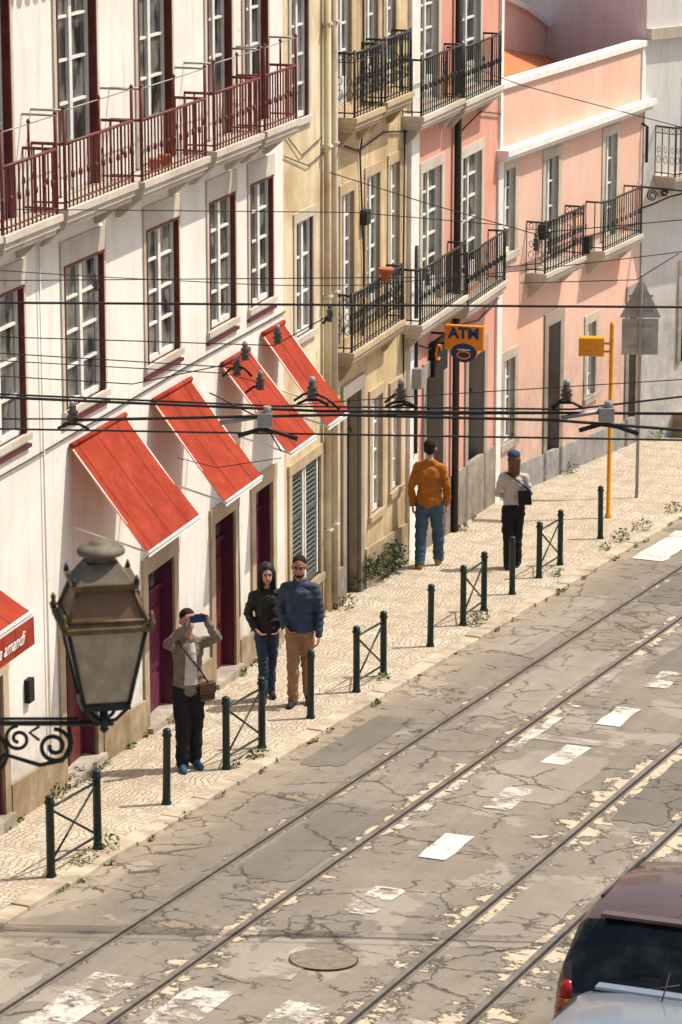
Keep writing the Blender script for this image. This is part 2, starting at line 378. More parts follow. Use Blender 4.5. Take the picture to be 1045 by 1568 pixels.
def mark(b,xc,yc,w_,l,mat='worn_road_paint',skew=0):
    nseg=max(1,int(l/.25)); jj=lambda:random.uniform(-.02,.02)
    L_=[(xc-w_/2+jj(),xc+w_/2+jj()) for _ in range(nseg+1)]
    for i in range(nseg):
        ya=yc-l/2+l*i/nseg; yb=yc-l/2+l*(i+1)/nseg
        P=[]
        for (xx,yy) in ((L_[i][0],ya),(L_[i][1],ya),(L_[i+1][1],yb),(L_[i+1][0],yb)):
            xx+=skew*(yy-yc); P.append((xx,yy,gz(yy)-.05+und(xx,yy)+.012))
        b.face(P,mat)
b=MB()
for i in range(0,12):
    yy=25.8+i*2.1
    mark(b,-10.36,yy,.30,.95,'faded_road_paint' if i==0 else ('chipped_road_paint' if i in (1,3,6) else 'worn_road_paint'))
mark(b,-11.0,35.3,.14,2.6,'chipped_road_paint'); mark(b,-10.5,34.9,1.2,.28,'faded_road_paint'); mark(b,-11.05,31.5,.10,2.2,'chipped_road_paint'); mark(b,-11.05,38.5,.12,2.5,'faded_road_paint')
b.obj('lane_marking')
b=MB()
for i,xc in enumerate((-12.75,-11.65,-10.72,-9.8,-8.88,-7.9)): mark(b,xc,23.55,.44,2.5,'chipped_road_paint' if i in(1,2,3) else 'faded_road_paint')
b.obj('zebra_crossing')
b=MB()
for i,xc in enumerate((-12.75,-12.0,-11.2,-10.4,-9.6,-8.8)): mark(b,xc,47.4,.5,2.6,'worn_road_paint' if i==0 else 'faded_road_paint')
b.obj('zebra_crossing')
b=MB(); yy=26.0
for r,mt,dz in ((.32,'rail_groove',-.036),(.308,'manhole_iron',-.032)):
    b.face([(-10.15+r*math.cos(a*math.pi/12),yy+r*math.sin(a*math.pi/12),gz(yy+r*math.sin(a*math.pi/12))+dz) for a in range(24)],mt)
b.obj('manhole_cover')

# ------------------------------------------------------------------ facade helpers (local x = outward, y = along, z = up)
def wall(b,u0,u1,z0,z1,openings,mat,off=0.0):
    us=sorted(set([u0,u1]+[max(u0,min(u1,o[k])) for o in openings for k in (0,1)]))
    zs=sorted(set([z0,z1]+[max(z0,min(z1,o[k])) for o in openings for k in (2,3)]))
    for i in range(len(us)-1):
        for j in range(len(zs)-1):
            uc=(us[i]+us[i+1])/2; zc=(zs[j]+zs[j+1])/2
            if any(o[0]<uc<o[1] and o[2]<zc<o[3] for o in openings): continue
            b.face([(off,us[i],zs[j]),(off,us[i+1],zs[j]),(off,us[i+1],zs[j+1]),(off,us[i],zs[j+1])],mat)
    for o in openings:
        d=o[4] if len(o)>4 else .1; rm=o[5] if len(o)>5 else mat
        a,c,e,f=o[:4]
        b.face([(off,a,e),(off,a,f),(off-d,a,f),(off-d,a,e)],rm); b.face([(off,c,e),(off-d,c,e),(off-d,c,f),(off,c,f)],rm)
        b.face([(off,a,f),(off,c,f),(off-d,c,f),(off-d,a,f)],rm); b.face([(off,a,e),(off-d,a,e),(off-d,c,e),(off,c,e)],rm)
def trim(b,o,w,mat,proud=.02,lint=None,sill=True,off=0):
    a,c,e,f=o[:4]; l=lint if lint else w
    b.box(off-.02,off+proud,a-w,a,e,f,mat); b.box(off-.02,off+proud,c,c+w,e,f,mat)
    b.box(off-.02,off+proud+.004,a-w-.01,c+w+.01,f,f+l,mat)
    if sill: b.box(off-.02,off+proud+.03,a-w-.02,c+w+.02,e-w*.8,e,mat)
def window(b,o,d,cols=2,rows=3,frame='window_white',glassm='window_glass',off=0,panel=0):
    a,c,e,f=o[:4]; x=off-d; fw=.045
    b.face([(x,a,e),(x,c,e),(x,c,f),(x,a,f)],glassm)
    x1=x+.035
    for (p,q,r_,s_) in ((a,a+fw,e,f),(c-fw,c,e,f),(a+fw,c-fw,f-fw,f),(a+fw,c-fw,e,e+fw+.02)): b.box(x+.002,x1,p,q,r_,s_,frame)
    W=(c-a)
    for k in range(1,cols):
        uu=a+W*k/cols; b.box(x+.003,x1+.012,uu-.04,uu+.04,e+.05,f-fw,frame)
    z0=e+.05
    if panel:
        b.box(x+.004,x1-.003,a+fw,c-fw,e+.05,e+panel,frame); z0=e+panel
    for k in range(1,rows):
        zz=z0+(f-z0)*k/rows; t=.030
        b.box(x+.005,x1-.006,a+fw,c-fw,zz-t/2,zz+t/2,frame)
def door(b,o,d,mat,off=0,glasstop=.35):
    a,c,e,f=o[:4]; x=off-d
    b.face([(x,a,e),(x,c,e),(x,c,f),(x,a,f)],mat)
    zt=f-glasstop
    b.face([(x+.006,a+.07,zt+.04),(x+.006,c-.07,zt+.04),(x+.006,c-.07,f-.06),(x+.006,a+.07,f-.06)],'window_glass')
    m=(a+c)/2
    b.box(x,x+.03,m-.02,m+.02,e,zt,mat); b.box(x,x+.035,a,c,zt-.03,zt+.03,mat)
    for (p,q) in ((a+.07,m-.06),(m+.06,c-.07)):
        zz=e+.15; H=(zt-e-.3)/2
        for k in range(2):
            b.box(x,x+.018,p,q,zz,zz+H-.08,mat); zz+=H
def balcony(name,par,u0,u1,z,off,rail='maroon_iron',h=.72,upper=0,thick=.17,slabm='stone_trim',fancy=False,step=.105,base=0):
    b=MB()
    b.box(base-.02,base+off-.03,u0+.03,u1-.03,z-.03,z+.03,slabm)
    b.box(base-.02,base+off,u0,u1,z+.03,z+thick*.6,slabm); b.box(base-.02,base+off+.03,u0-.03,u1+.03,z+thick*.6,z+thick,slabm)
    for uu in (u0+.2,u1-.2):
        b.hexa([(base,uu-.06,z-.25),(base+.05,uu-.06,z-.25),(base+.05,uu+.06,z-.25),(base,uu+.06,z-.25),(base,uu-.06,z-.03),(base+off*.8,uu-.06,z-.03),(base+off*.8,uu+.06,z-.03),(base,uu+.06,z-.03)],slabm)
    zb=z+thick; x=base+off-.02; ua,ub=u0+.02,u1-.02; r=.0105
    def run(p0,p1):
        p0=Vector(p0);p1=Vector(p1); L=(p1-p0).length; n=max(2,int(L/step))
        for zz,rr in ((.06,.011),(h,.018)): b.tube([p0+Vector((0,0,zz)),p1+Vector((0,0,zz))],rr,rail,6)
        if fancy: b.tube([p0+Vector((0,0,h-.12)),p1+Vector((0,0,h-.12))],.008,rail,5)
        for k in range(n+1):
            q=p0.lerp(p1,k/n)
            if fancy and k<n:
                q2=p0.lerp(p1,(k+.5)/n); dirv=(p1-p0).normalized()
                for cz,rad in ((.3,.045),(.48,.035),(h-.06,.04)):
                    b.tube([q2+dirv*rad*math.cos(t)+Vector((0,0,cz+rad*1.5*math.sin(t) if cz<.5 else cz+rad*math.sin(t))) for t in [2*math.pi*i/8 for i in range(9)]],.006,rail,4,False)
            b.tube([q,q+Vector((0,0,h))],r,rail,5,False)
            if not fancy and k%2==0: b.tube([q+Vector((0,0,h*.45)),q+Vector((0,0,h*.55))],r*2,rail,5)
    run((x,ua,zb),(x,ub,zb)); run((base,ua,zb),(x,ua,zb)); run((base,ub,zb),(x,ub,zb))
    for uu in (ua,ub):
        b.tube([(x,uu,zb),(x,uu,zb+max(h,upper)+.04)],.018,rail,6)
    if upper:
        for uu in (ua,(ua+ub)/2,ub):
            b.tube([(x,uu,zb+h),(x,uu,zb+upper)],.013,rail,6); b.lathe((x,uu,zb+upper),[(.01,0),(.024,.02),(.01,.05)],rail,6)
        b.tube([(x,ua,zb+upper),(x,ub,zb+upper)],.007,'grey_metal',5)
        for uu in (ua,ub): b.tube([(x,uu,zb+upper),(base,uu,zb+upper)],.014,'grey_metal',6)
    return b.obj(name,par)
def awning(par,name,u0,u1,z1,z0,off,mat='awning_red'):
    b=MB(); n=12; mN=8
    sd_=random.uniform(0,9)
    V=lambda i,j:(.03+(off-.03)*j/mN,u0+(u1-u0)*i/n,z1+(z0-z1)*j/mN-.025*math.sin(math.pi*j/mN)+.012*noise.noise(Vector((i*.5,j*.3,sd_))))
    for i in range(n):
        for j in range(mN):
            b.face([V(i,j),V(i,j+1),V(i+1,j+1),V(i+1,j)],mat,False)
    b.tube([(off,u0,z0-.005),(off,u1,z0-.005)],.018,'white_trim',8)
    b.face([(off+.004,u0,z0-.01),(off+.004,u1,z0-.01),(off+.006,u1,z0-.055),(off+.006,u0,z0-.055)],'white_trim')
    b.tube([(.04,u0+.02,z1),(.04,u1-.02,z1)],.03,mat,8)
    for uu in (u0+.03,u1-.03):
        b.tube([(.02,uu,z0+.22),(off-.05,uu,z0+.0)],.012,'white_trim',6)
        b.tube([(.05,uu,z1-.04),(off-.02,uu,z0-.02)],.012,'white_trim',6)
    return b.obj(name,par)

# ================================================================== WHITE TOWNHOUSE
FA=((-14.9,31.3,0),R(4.5)); FB=((-16.33,49.5,0),R(-2))
house=empty('white_townhouse',*FA)
b=MB()
w1=[(-5.6,-4.6),(-3.1,-1.95),(-.78,.36),(1.76,2.81),(3.95,4.88),(5.52,6.39)]
wu=[(-5.6,-4.6),(-3.3,-2.15),(-.85,.26),(1.59,2.66),(3.95,4.80),(5.35,6.22)]
gd=[(-3.75,-2.75,-2.3,-.35),(-1.0,-.06,-2.5,-.40),(1.62,2.52,-2.7,-.42),(4.02,4.80,-2.9,-.40),(5.62,6.34,-3.0,-.38)]
ops=[(a,c,1.99,3.52,.07,'maroon_paint') for a,c in w1]+[(a,c,4.25,6.55,.10,'maroon_paint') for a,c in wu]+[(*g,.16,'purple_paint') for g in gd]
wall(b,-9,6.9,-4,7.15,ops,'plaster_white')
b.face([(0,-9,-4),(-7,-9,-4),(-7,-9,7.15),(0,-9,7.15)],'plaster_white'); b.face([(-7,-9,-4),(-7,6.9,-4),(-7,6.9,7.15),(-7,-9,7.15)],'plaster_white')
b.obj('walls',house)
b=MB()
for a,c in w1:
    o=(a,c,1.99,3.52); trim(b,o,.09,'stone_trim',.02,.28); trim(b,(a+.012,c-.012,2.0,3.508),.03,'maroon_paint',.028,.03,False)
    b.box(.0,.035,a-.12,c+.12,1.83,1.87,'maroon_paint')
for a,c in wu:
    o=(a,c,4.25,6.55); trim(b,o,.10,'stone_trim',.02,.2,False); trim(b,(a+.012,c-.012,4.25,6.538),.03,'maroon_paint',.028,.03,False)
for g in gd: trim(b,g,.15,'stone_tan',.03,.2,False)
prev=-9
for g in gd+[(6.9,0,0,0)]:
    a,c=prev,g[0]-.16
    if c>a: b.hexa([(-.05,a,-4.5),(.04,a,-4.5),(.04,c,-4.5),(-.05,c,-4.5),(-.05,a,gz(31.3+a)+.42),(.04,a,gz(31.3+a)+.42),(.04,c,gz(31.3+c)+.42),(-.05,c,gz(31.3+c)+.42)],'stone_tan')
    prev=g[1]+.16
for g in gd:
    b.box(-.2,.10,g[0]-.1,g[1]+.1,gz(31.3+g[1])-.3,gz(31.3+g[0])+.07,'stone_trim')
b.obj('stone_surrounds',house)
b=MB()
for a,c in w1: window(b,(a,c,1.99,3.52),.07,2,4)
for a,c in wu: window(b,(a,c,4.25,6.55),.10,2,4,panel=.5)
b.obj('windows',house)
b=MB()
for i,g in enumerate(gd): door(b,g,.16,'purple_paint' if i%2==0 else 'maroon_paint')
b.obj('doors',house)
b=MB()
b.box(-.1,.22,-9,6.9,7.0,7.15,'stone_trim')
u=-9
while u<6.9:
    b.tube([(-.3,u,7.30),(.42,u,7.17)],.075,'terracotta',8); u+=.22
b.face([(.36,-9,7.16),(.36,6.9,7.16),(-4,6.9,9),(-4,-9,9)],'roof_tiles'); b.face([(-4,-9,9),(-4,6.9,9),(-7,6.9,7.5),(-7,-9,7.5)],'roof_tiles')
b.obj('tiled_roof',house)
for (a,c,zz) in ((-5.9,-3.4,4.10),(-3.28,-1.80,4.08),(-1.6,.42,4.10),(.68,2.84,4.07),(3.12,4.85,4.09),(5.02,6.32,4.09)):
    balcony('balcony',house,a,c,zz,.38,upper=1.0,h=.66)
b=MB()
b.box(.03,.05,-3.35,-3.1,-.42,-.2,'white_trim')
b.box(.0,.06,-2.12,-1.98,-.85,-.6,'dark_interior')
b.tube([(.03,-1.5,4.0),(.03,-1.5,-2.0)],.012,'white_trim',6)
b.tube([(.02,-6,1.72),(.025,-2,1.70),(.02,3,1.73),(.02,6.9,1.71)],.009,'iron_black',5)
b.tube([(.02,4.9,-.25),(.03,4.92,-1.8)],.02,'grey_metal',6)
b.obj('wall_fittings',house)
b=MB()
for uu in (1.5,1.85): b.lathe((.22,uu,4.24),[(.05,0),(.075,.12),(.08,.12),(.08,.14)],'terracotta',10)
b.obj('flower_pots',house)
for nm,a,c,z1,z0 in (('awning',-.76,.94,1.60,.50),('awning',1.82,3.17,1.57,.45),('awning',4.28,5.36,1.52,.48),('awning',5.88,6.80,1.60,.48)):
    awning(house,nm,a,c,z1,z0,.9)
ob=awning(house,'shop_awning',-6.6,-4.09,1.30,.74,.9)
b=MB(); b.face([(.925,-6.6,.70),(.925,-4.09,.70),(.93,-4.09,.42),(.93,-6.6,.42)],'awning_red'); b.face([(.0,-4.09,1.30),(.9,-4.09,.73),(.9,-4.09,.42),(.0,-4.09,.42)],'awning_red')
b.obj('awning_valance',house)
def text(s,par,loc,rot,size,mat,name,ext=.003):
    cu=bpy.data.curves.new(name,'FONT'); cu.body=s; cu.size=size; cu.extrude=ext; cu.align_x='CENTER'; cu.align_y='CENTER'
    o=bpy.data.objects.new(name,cu); cu.materials.append(MATS[mat]); scene.collection.objects.link(o); o.location=loc; o.rotation_euler=rot
    if par: o.parent=par
    return o
t=text('Pasta amandi',house,(.94,-4.86,.56),(R(90),0,R(90)),.18,'white_trim','shop_lettering'); t.data.shear=.5

# ================================================================== CREAM TOWNHOUSE (narrow)
cream=empty('cream_townhouse',*FA)
b=MB()
o1=(7.41,8.15,1.26,2.77); o2=(7.23,7.98,4.1,5.65); o3=(7.15,8.45,-2.15,-.50)
wall(b,6.9,9.1,-5,7.6,[(*o1,.07,'maroon_paint'),(*o2,.08,'maroon_paint'),(*o3,.06,'stone_tan')],'plaster_cream')
b.face([(-7,9.1,-5),(-7,6.9,-5),(-7,6.9,7.6),(-7,9.1,7.6)],'plaster_cream'); b.face([(0,6.9,7.15),(-7,6.9,7.15),(-7,6.9,7.6),(0,6.9,7.6)],'plaster_cream')
b.face([(0,6.9,7.6),(0,9.1,7.6),(-7,9.1,7.6),(-7,6.9,7.6)],'roof_tiles')
b.obj('walls',cream)
b=MB()
for o in (o1,o2): trim(b,o,.10,'stone_trim',.02,.13)
trim(b,o3,.12,'stone_tan',.03,.14)
window(b,o1,.07,2,3); window(b,o2,.08,2,4)
a,c,e,f=o3; x=-.06
b.face([(x,a,e),(x,c,e),(x,c,f),(x,a,f)],'dark_interior')
for k in range(2):
    p=a+(c-a)*k/2+.03; q=a+(c-a)*(k+1)/2-.03
    b.box(x,x+.05,p,p+.05,e+.03,f-.03,'window_white'); b.box(x,x+.05,q-.05,q,e+.03,f-.03,'window_white'); b.box(x,x+.05,p+.05,q-.05,e+.03,e+.1,'green_shutter'); b.box(x,x+.05,p+.05,q-.05,f-.1,f-.03,'green_shutter')
    n=22
    for i in range(n):
        zz=e+.1+(f-e-.2)*(i+.5)/n
        b.hexa([(x+.005,p+.05,zz-.01),(x+.045,p+.05,zz-.028),(x+.045,q-.05,zz-.028),(x+.005,q-.05,zz-.01),(x+.005,p+.05,zz),(x+.045,p+.05,zz-.018),(x+.045,q-.05,zz-.018),(x+.005,q-.05,zz)],'green_shutter')
    b.box(x,x+.052,p+.05,q-.05,(e+f)/2+.15,(e+f)/2+.2,'green_shutter')
b.obj('windows_and_shutters',cream)
b=MB()
b.tube([(.07,8.62,7.6),(.07,8.62,-2.7)],.05,'plaster_cream',10); b.tube([(.06,8.98,7.6),(.06,8.98,-2.7)],.045,'stone_trim',10)
for zz in (5.2,3.6,1.6,0,-1.6): b.box(0,.13,8.55,8.69,zz,zz+.03,'stone_trim'); b.box(0,.12,8.92,9.04,zz,zz+.03,'stone_trim')
b.tube([(.02,6.9,4.0),(.03,7.6,3.62),(.03,8.5,3.75)],.008,'iron_black',5); b.tube([(.02,6.9,3.7),(.03,7.9,3.45),(.03,9.1,3.6)],.008,'iron_black',5)
b.obj('drainpipes',cream)

# ================================================================== OCHRE TOWNHOUSE
och=empty('ochre_townhouse',*FA)
b=MB()
f1=[(9.47,10.06,.85,2.84),(10.69,11.36,.85,2.92),(11.86,12.39,.78,2.94)]
fu=[(9.25,9.93,4.05,6.2),(10.60,11.24,4.05,6.2),(11.60,12.15,4.05,6.2)]
g0=[(9.63,10.36,-3.1,.02)]; gw=[(10.94,11.50,-1.94,-.26),(12.00,12.47,-1.84,-.35)]
wall(b,9.1,12.85,-5,7.4,[(*o,.08,'stone_tan') for o in f1+fu+gw]+[(*o,.14,'stone_tan') for o in g0],'plaster_ochre')
b.face([(0,9.1,7.4),(0,12.85,7.4),(-7,12.85,7.4),(-7,9.1,7.4)],'roof_tiles'); b.face([(-7,12.85,-5),(-7,9.1,-5),(-7,9.1,7.4),(-7,12.85,7.4)],'plaster_ochre')
b.obj('walls',och)
b=MB()
for o in f1+fu: trim(b,o,.09,'stone_tan',.02,.14,False); window(b,o,.08,2,5,panel=.35)
for o in gw: trim(b,o,.11,'stone_tan',.03,.14); window(b,o,.08,2,4)
for o in g0: trim(b,o,.16,'stone_grey',.04,.2,False); door(b,o,.14,'dark_door',glasstop=.6)
b.box(-.02,.06,9.12,9.42,-3.9,-2.3,'stone_grey')
b.hexa([(-.05,10.6,-4.5),(.05,10.6,-4.5),(.05,12.8,-4.5),(-.05,12.8,-4.5),(-.05,10.6,-2.35),(.05,10.6,-2.35),(.05,12.8,-2.5),(-.05,12.8,-2.5)],'stone_tan')
for pth in ([(10.45,6.5),(10.48,3.7),(10.3,3.3),(10.5,1.8),(10.45,.6)],[(9.1,3.6),(10.2,3.35),(11.5,3.45),(12.85,3.3)],[(12.6,3.4),(12.55,1.2),(12.6,-.5)]):
    b.tube([(.03,u,z) for u,z in pth],.014,'iron_black',5)
b.box(0,.1,10.4,10.6,2.3,2.5,'iron_black')
b.obj('windows_and_trim',och)
balcony('balcony',och,9.2,11.76,.58,.25,'iron_black',.78,fancy=True,slabm='stone_tan',step=.14)
balcony('balcony',och,9.15,10.50,3.76,.30,'iron_black',.85,fancy=True,slabm='stone_tan',step=.14)
balcony('balcony',och,10.65,12.0,3.80,.30,'iron_black',.85,fancy=True,slabm='stone_tan',step=.14)
b=MB(); b.lathe((.32,10.6,1.50),[(.06,0),(.10,.15),(.11,.15),(.11,.19)],'terracotta',10); b.tube([(.25,10.6,1.6),(.32,10.6,1.6)],.01,'iron_black',5); b.obj('hanging_flower_pot',och)

# ================================================================== PINK TOWNHOUSE (tall)
p1=empty('pink_townhouse',*FA)
b=MB()
f1=[(13.66,14.77,.55,2.58),(16.02,17.22,.40,2.49)]; fu=[(13.47,14.51,3.6,5.7),(15.79,17.04,3.55,5.6)]
g0=[(13.92,14.90,-3.4,-.53),(16.47,17.50,-3.6,-.75)]
wall(b,12.85,18.45,-5,7.0,[(*o,.10,'stone_trim') for o in f1+fu]+[(*o,.22,'stone_grey') for o in g0],'plaster_pink')
b.face([(0,18.45,-5),(0,18.45,7),(-7,18.45,7),(-7,18.45,-5)],'plaster_pink'); b.face([(0,12.85,7.),(0,18.45,7.),(-7,18.45,7.),(-7,12.85,7.)],'roof_tiles')
b.face([(-7,18.45,-5),(-7,12.85,-5),(-7,12.85,7),(-7,18.45,7)],'plaster_pink')
b.obj('walls',p1)
b=MB()
for o in f1+fu: trim(b,o,.14,'stone_trim',.02,.16,False); window(b,o,.10,2,5,panel=.35)
for o in g0: trim(b,o,.18,'stone_grey',.03,.24,False); door(b,o,.22,'dark_door',glasstop=.7)
b.box(-.02,.06,12.86,13.30,-5,7.0,'white_trim')
b.box(-.02,.05,18.30,18.46,-5,7.0,'white_trim')
b.hexa([(-.05,13.31,-5),(.03,13.31,-5),(.03,18.3,-5),(-.05,18.3,-5),(-.05,13.31,-2.3),(.03,13.31,-2.3),(.03,18.3,-2.5),(-.05,18.3,-2.5)],'stone_grey')
b.obj('windows_and_trim',p1)
b=MB(); b.tube([(.08,15.45,7.0),(.08,15.45,-3.3)],.055,'iron_black',10); b.tube([(.08,13.1,1.6),(.08,13.1,-1.5)],.03,'iron_black',8)
b.tube([(.04,12.9,.2),(.05,14.0,-.1),(.05,15.4,.0),(.04,17,-.2),(.04,18.4,-.05)],.015,'iron_black',5); b.tube([(.04,15.5,2.9),(.04,17,3.1),(.04,18.4,2.9)],.012,'iron_black',5)
b.box(.06,.2,12.95,13.1,-.5,-.2,'grey_metal'); b.obj('drainpipes',p1)
for a,c,z in ((12.55,14.9,3.38),(15.0,17.3,3.32),(12.55,15.2,.36),(15.3,17.75,.16)):
    balcony('balcony',p1,a,c,z,.30,'iron_black',.80,slabm='stone_trim',step=.12)

# ATM sign
s=empty('atm_sign',*FA)
b=MB()
u_=14.2
b.box(.22,.82,u_,u_+.10,-.13,.24,'orange_sign')
b.tube([(0,u_+.05,.10),(.22,u_+.05,.10)],.02,'iron_black',6); b.tube([(0,u_+.05,-.05),(.22,u_+.05,-.05)],.02,'iron_black',6)
cc=[(.52+.20*math.cos(t),u_-.004,-.17+.145*math.sin(t)) for t in [2*math.pi*i/28 for i in range(28)]]
b.face(cc,'sign_blue'); b.face([(p[0],u_+.10,p[2]) for p in cc][::-1],'sign_blue')
n=28
for i in range(n): b.face([cc[i],(cc[i][0],u_+.10,cc[i][2]),(cc[(i+1)%n][0],u_+.10,cc[(i+1)%n][2]),cc[(i+1)%n]],'orange_sign')
b.tube([(.52+.10*math.cos(t),u_-.012,-.20+.055*math.sin(t)) for t in [2*math.pi*i/16 for i in range(17)]],.014,'orange_sign',5,False)
b.tube([(.42,u_-.012,-.12),(.62,u_-.012,-.12)],.012,'white_trim',5)
b.obj('sign_panel',s,bevel=.01)
text('ATM',s,(.52,u_-.008,.12),(R(90),0,0),.23,'sign_blue','lettering',.004).data.offset=.007
c_=empty('shop_sign',*FA)
b=MB(); b.box(0,.09,14.1,14.9,-.55,-.05,'dark_interior'); b.tube([(.10,14.3+.15*math.cos(t),-.2+.11*math.sin(t)) for t in [2*math.pi*i/16 for i in range(14)]],.02,'orange_sign',6); b.obj('panel',c_)

# ================================================================== PINK LOW HOUSE
p2=empty('low_pink_house',*FB)
b=MB()
f1=[(.28,.85,.60,1.97),(2.33,2.97,.15,1.90),(5.43,6.11,.10,1.91)]
g0=[(2.56,3.18,-3.9,-.96),(7.0,7.42,-4.3,-1.20)]; gw=[(.42,.94,-2.57,-1.18),(4.64,5.11,-2.60,-1.29)]
wall(b,0,7.6,-6,2.2,[(*o,.10,'stone_trim') for o in f1+gw]+[(*o,.2,'stone_grey') for o in g0],'plaster_pink_pale')
b.face([(0,7.6,-6),(-6,7.6,-6),(-6,7.6,2.2),(0,7.6,2.2)],'plaster_pink_pale')
b.box(-.15,0,0,7.6,2.2,3.3,'plaster_pink_pale')
b.obj('walls',p2)
b=MB()
b.box(-.02,.16,-.05,7.68,2.16,2.24,'white_trim'); b.box(-.02,.22,-.05,7.74,2.24,2.34,'white_trim')
b.box(-.20,.06,-.05,7.65,3.3,3.40,'white_trim'); b.box(-.02,.03,7.42,7.62,2.34,3.3,'white_trim')
b.box(-.02,.04,.0,.22,-4.2,2.16,'white_trim')
for o in f1+gw: trim(b,o,.14,'stone_trim',.02,.16,True); window(b,o,.10,2,4)
for o in g0: trim(b,o,.18,'stone_grey',.03,.22,False); door(b,o,.2,'dark_door',glasstop=.6)
b.hexa([(-.05,.2,-6),(.03,.2,-6),(.03,7.6,-6),(-.05,7.6,-6),(-.05,.2,-3.0),(.03,.2,-3.0),(.03,7.6,-3.5),(-.05,7.6,-3.5)],'plaster_base_grey')
b.box(0,.12,2.0,2.2,.6,.85,'iron_black'); b.box(0,.10,4.4,4.6,.0,.3,'iron_black'); b.tube([(.02,.3,.4),(.03,2,.2),(.02,4.4,.3),(.02,7.5,.1)],.012,'iron_black',5)
b.obj('windows_and_trim',p2)
b=MB()
b.face([(-.16,-.2,3.12),(-.16,4.5,2.6),(-2.18,9.4,2.80),(-2.18,6.1,3.30),(-2.18,1.0,4.3)],'roof_tiles')
b.obj('tiled_roof',p2)
balcony('balcony',p2,1.43,3.4,-.04,.35,'iron_black',.85,fancy=True,step=.13)
balcony('balcony',p2,4.45,6.6,-.12,.35,'iron_black',.85,step=.12)
b=MB()
top=[(1.0,5.0),(5.0,4.35),(6.2,4.15),(7.4,3.85),(8.4,3.50),(9.3,3.22),(10.4,3.05),(12,2.88),(13.9,2.70)]
b.face([(-2.2,13.9,-1),(-2.2,1,-1)][::-1]+[(-2.2,u,z) for u,z in top[::-1]],'plaster_pink_pale')
for i in range(len(top)-1):
    (y0,z0),(y1,z1)=top[i],top[i+1]
    b.hexa([(-2.45,y0,z0),(-2.12,y0,z0),(-2.12,y1,z1),(-2.45,y1,z1),(-2.45,y0,z0+.10),(-2.12,y0,z0+.10),(-2.12,y1,z1+.10),(-2.45,y1,z1+.10)],'white_trim')
b.obj('gable_wall',p2)
b=MB(); u=7.55
b.tube([(0,u,.75),(.95,u,.72)],.02,'iron_black',6); b.tube([(0,u,.35),(.25,u,.45),(.55,u,.60),(.9,u,.70)],.018,'iron_black',6)
for cx,cz,r0 in ((.22,.60,.11),(.45,.66,.07)):
    b.tube([(cx+r0*(1-i/24*.7)*math.cos(i*.5),u,cz+r0*(1-i/24*.7)*math.sin(i*.5)) for i in range(24)],.013,'iron_black',5)
b.tube([(.0,u,1.9),(.1,u,1.85),(.1,u,1.2)],.03,'iron_black',6)
b.obj('lamp_bracket',p2)

# ================================================================== WHITE CORNER HOUSE beyond
ch=empty('corner_townhouse',(-16.05,57.15,0),R(-25))
b=MB()
o=[(1.15,1.55,-2.7,-.9),(4.0,4.8,-2.9,-.6),(1.2,1.9,.9,2.6),(4.0,4.8,.9,2.6)]
wall(b,0,9,-7,8,[(*q,.12,'stone_trim') for q in o],'plaster_grey'); b.face([(0,0,-7),(0,0,8),(-5,0,8),(-5,0,-7)],'plaster_grey')
for q in o[1:]: trim(b,q,.12,'stone_trim',.03,.15,False); window(b,q,.12,2,4)
door(b,o[0],.12,'blue_door',glasstop=.3); trim(b,o[0],.10,'stone_trim',.03,.15,False)
b.box(-.02,.12,0,9,3.4,3.6,'stone_trim')
b.box(0,.5,1.0,1.8,-5,-4.2,'stone_tan'); b.box(0,.3,1.0,1.8,-4.2,-3.6,'stone_tan')
b.obj('walls',ch)
balcony('balcony',ch,.3,2.6,.75,.5,'iron_black',.9,fancy=True,step=.13)
fb=empty('distant_townhouse',(-24.0,66.0,0),R(21))
b=MB()
wins=[(a,a+1.12,2.85,4.6) for a in (.9,4.1,7.3,10.5,13.7)]
us=sorted(set([0,20]+[q for w_ in wins for q in w_[:2]])); zs=[-8,2.85,4.6,9]
for i in range(len(us)-1):
    for j in range(3):
        uc=(us[i]+us[i+1])/2
        if j==1 and any(w_[0]<uc<w_[1] for w_ in wins):
            b.face([(us[i],.15,zs[j]),(us[i+1],.15,zs[j]),(us[i+1],.15,zs[j+1]),(us[i],.15,zs[j+1])],'blue_door'); continue
        b.face([(us[i],0,zs[j]),(us[i+1],0,zs[j]),(us[i+1],0,zs[j+1]),(us[i],0,zs[j+1])],'plaster_grey')
b.box(0,20,-.14,-.002,2.45,2.62,'stone_trim')
for a,c,e,f in wins:
    b.box(a-.15,a,-.03,.15,e,f,'stone_trim'); b.box(c,c+.15,-.03,.15,e,f,'stone_trim'); b.box(a-.15,c+.15,-.06,.15,e-.15,e,'stone_trim'); b.box(a-.15,c+.15,-.03,.15,f,f+.15,'stone_trim')
    for k in range(1,4): b.box(a+(c-a)*k/4-.02,a+(c-a)*k/4+.02,.1,.14,e,f,'green_iron')
b.obj('walls',fb)

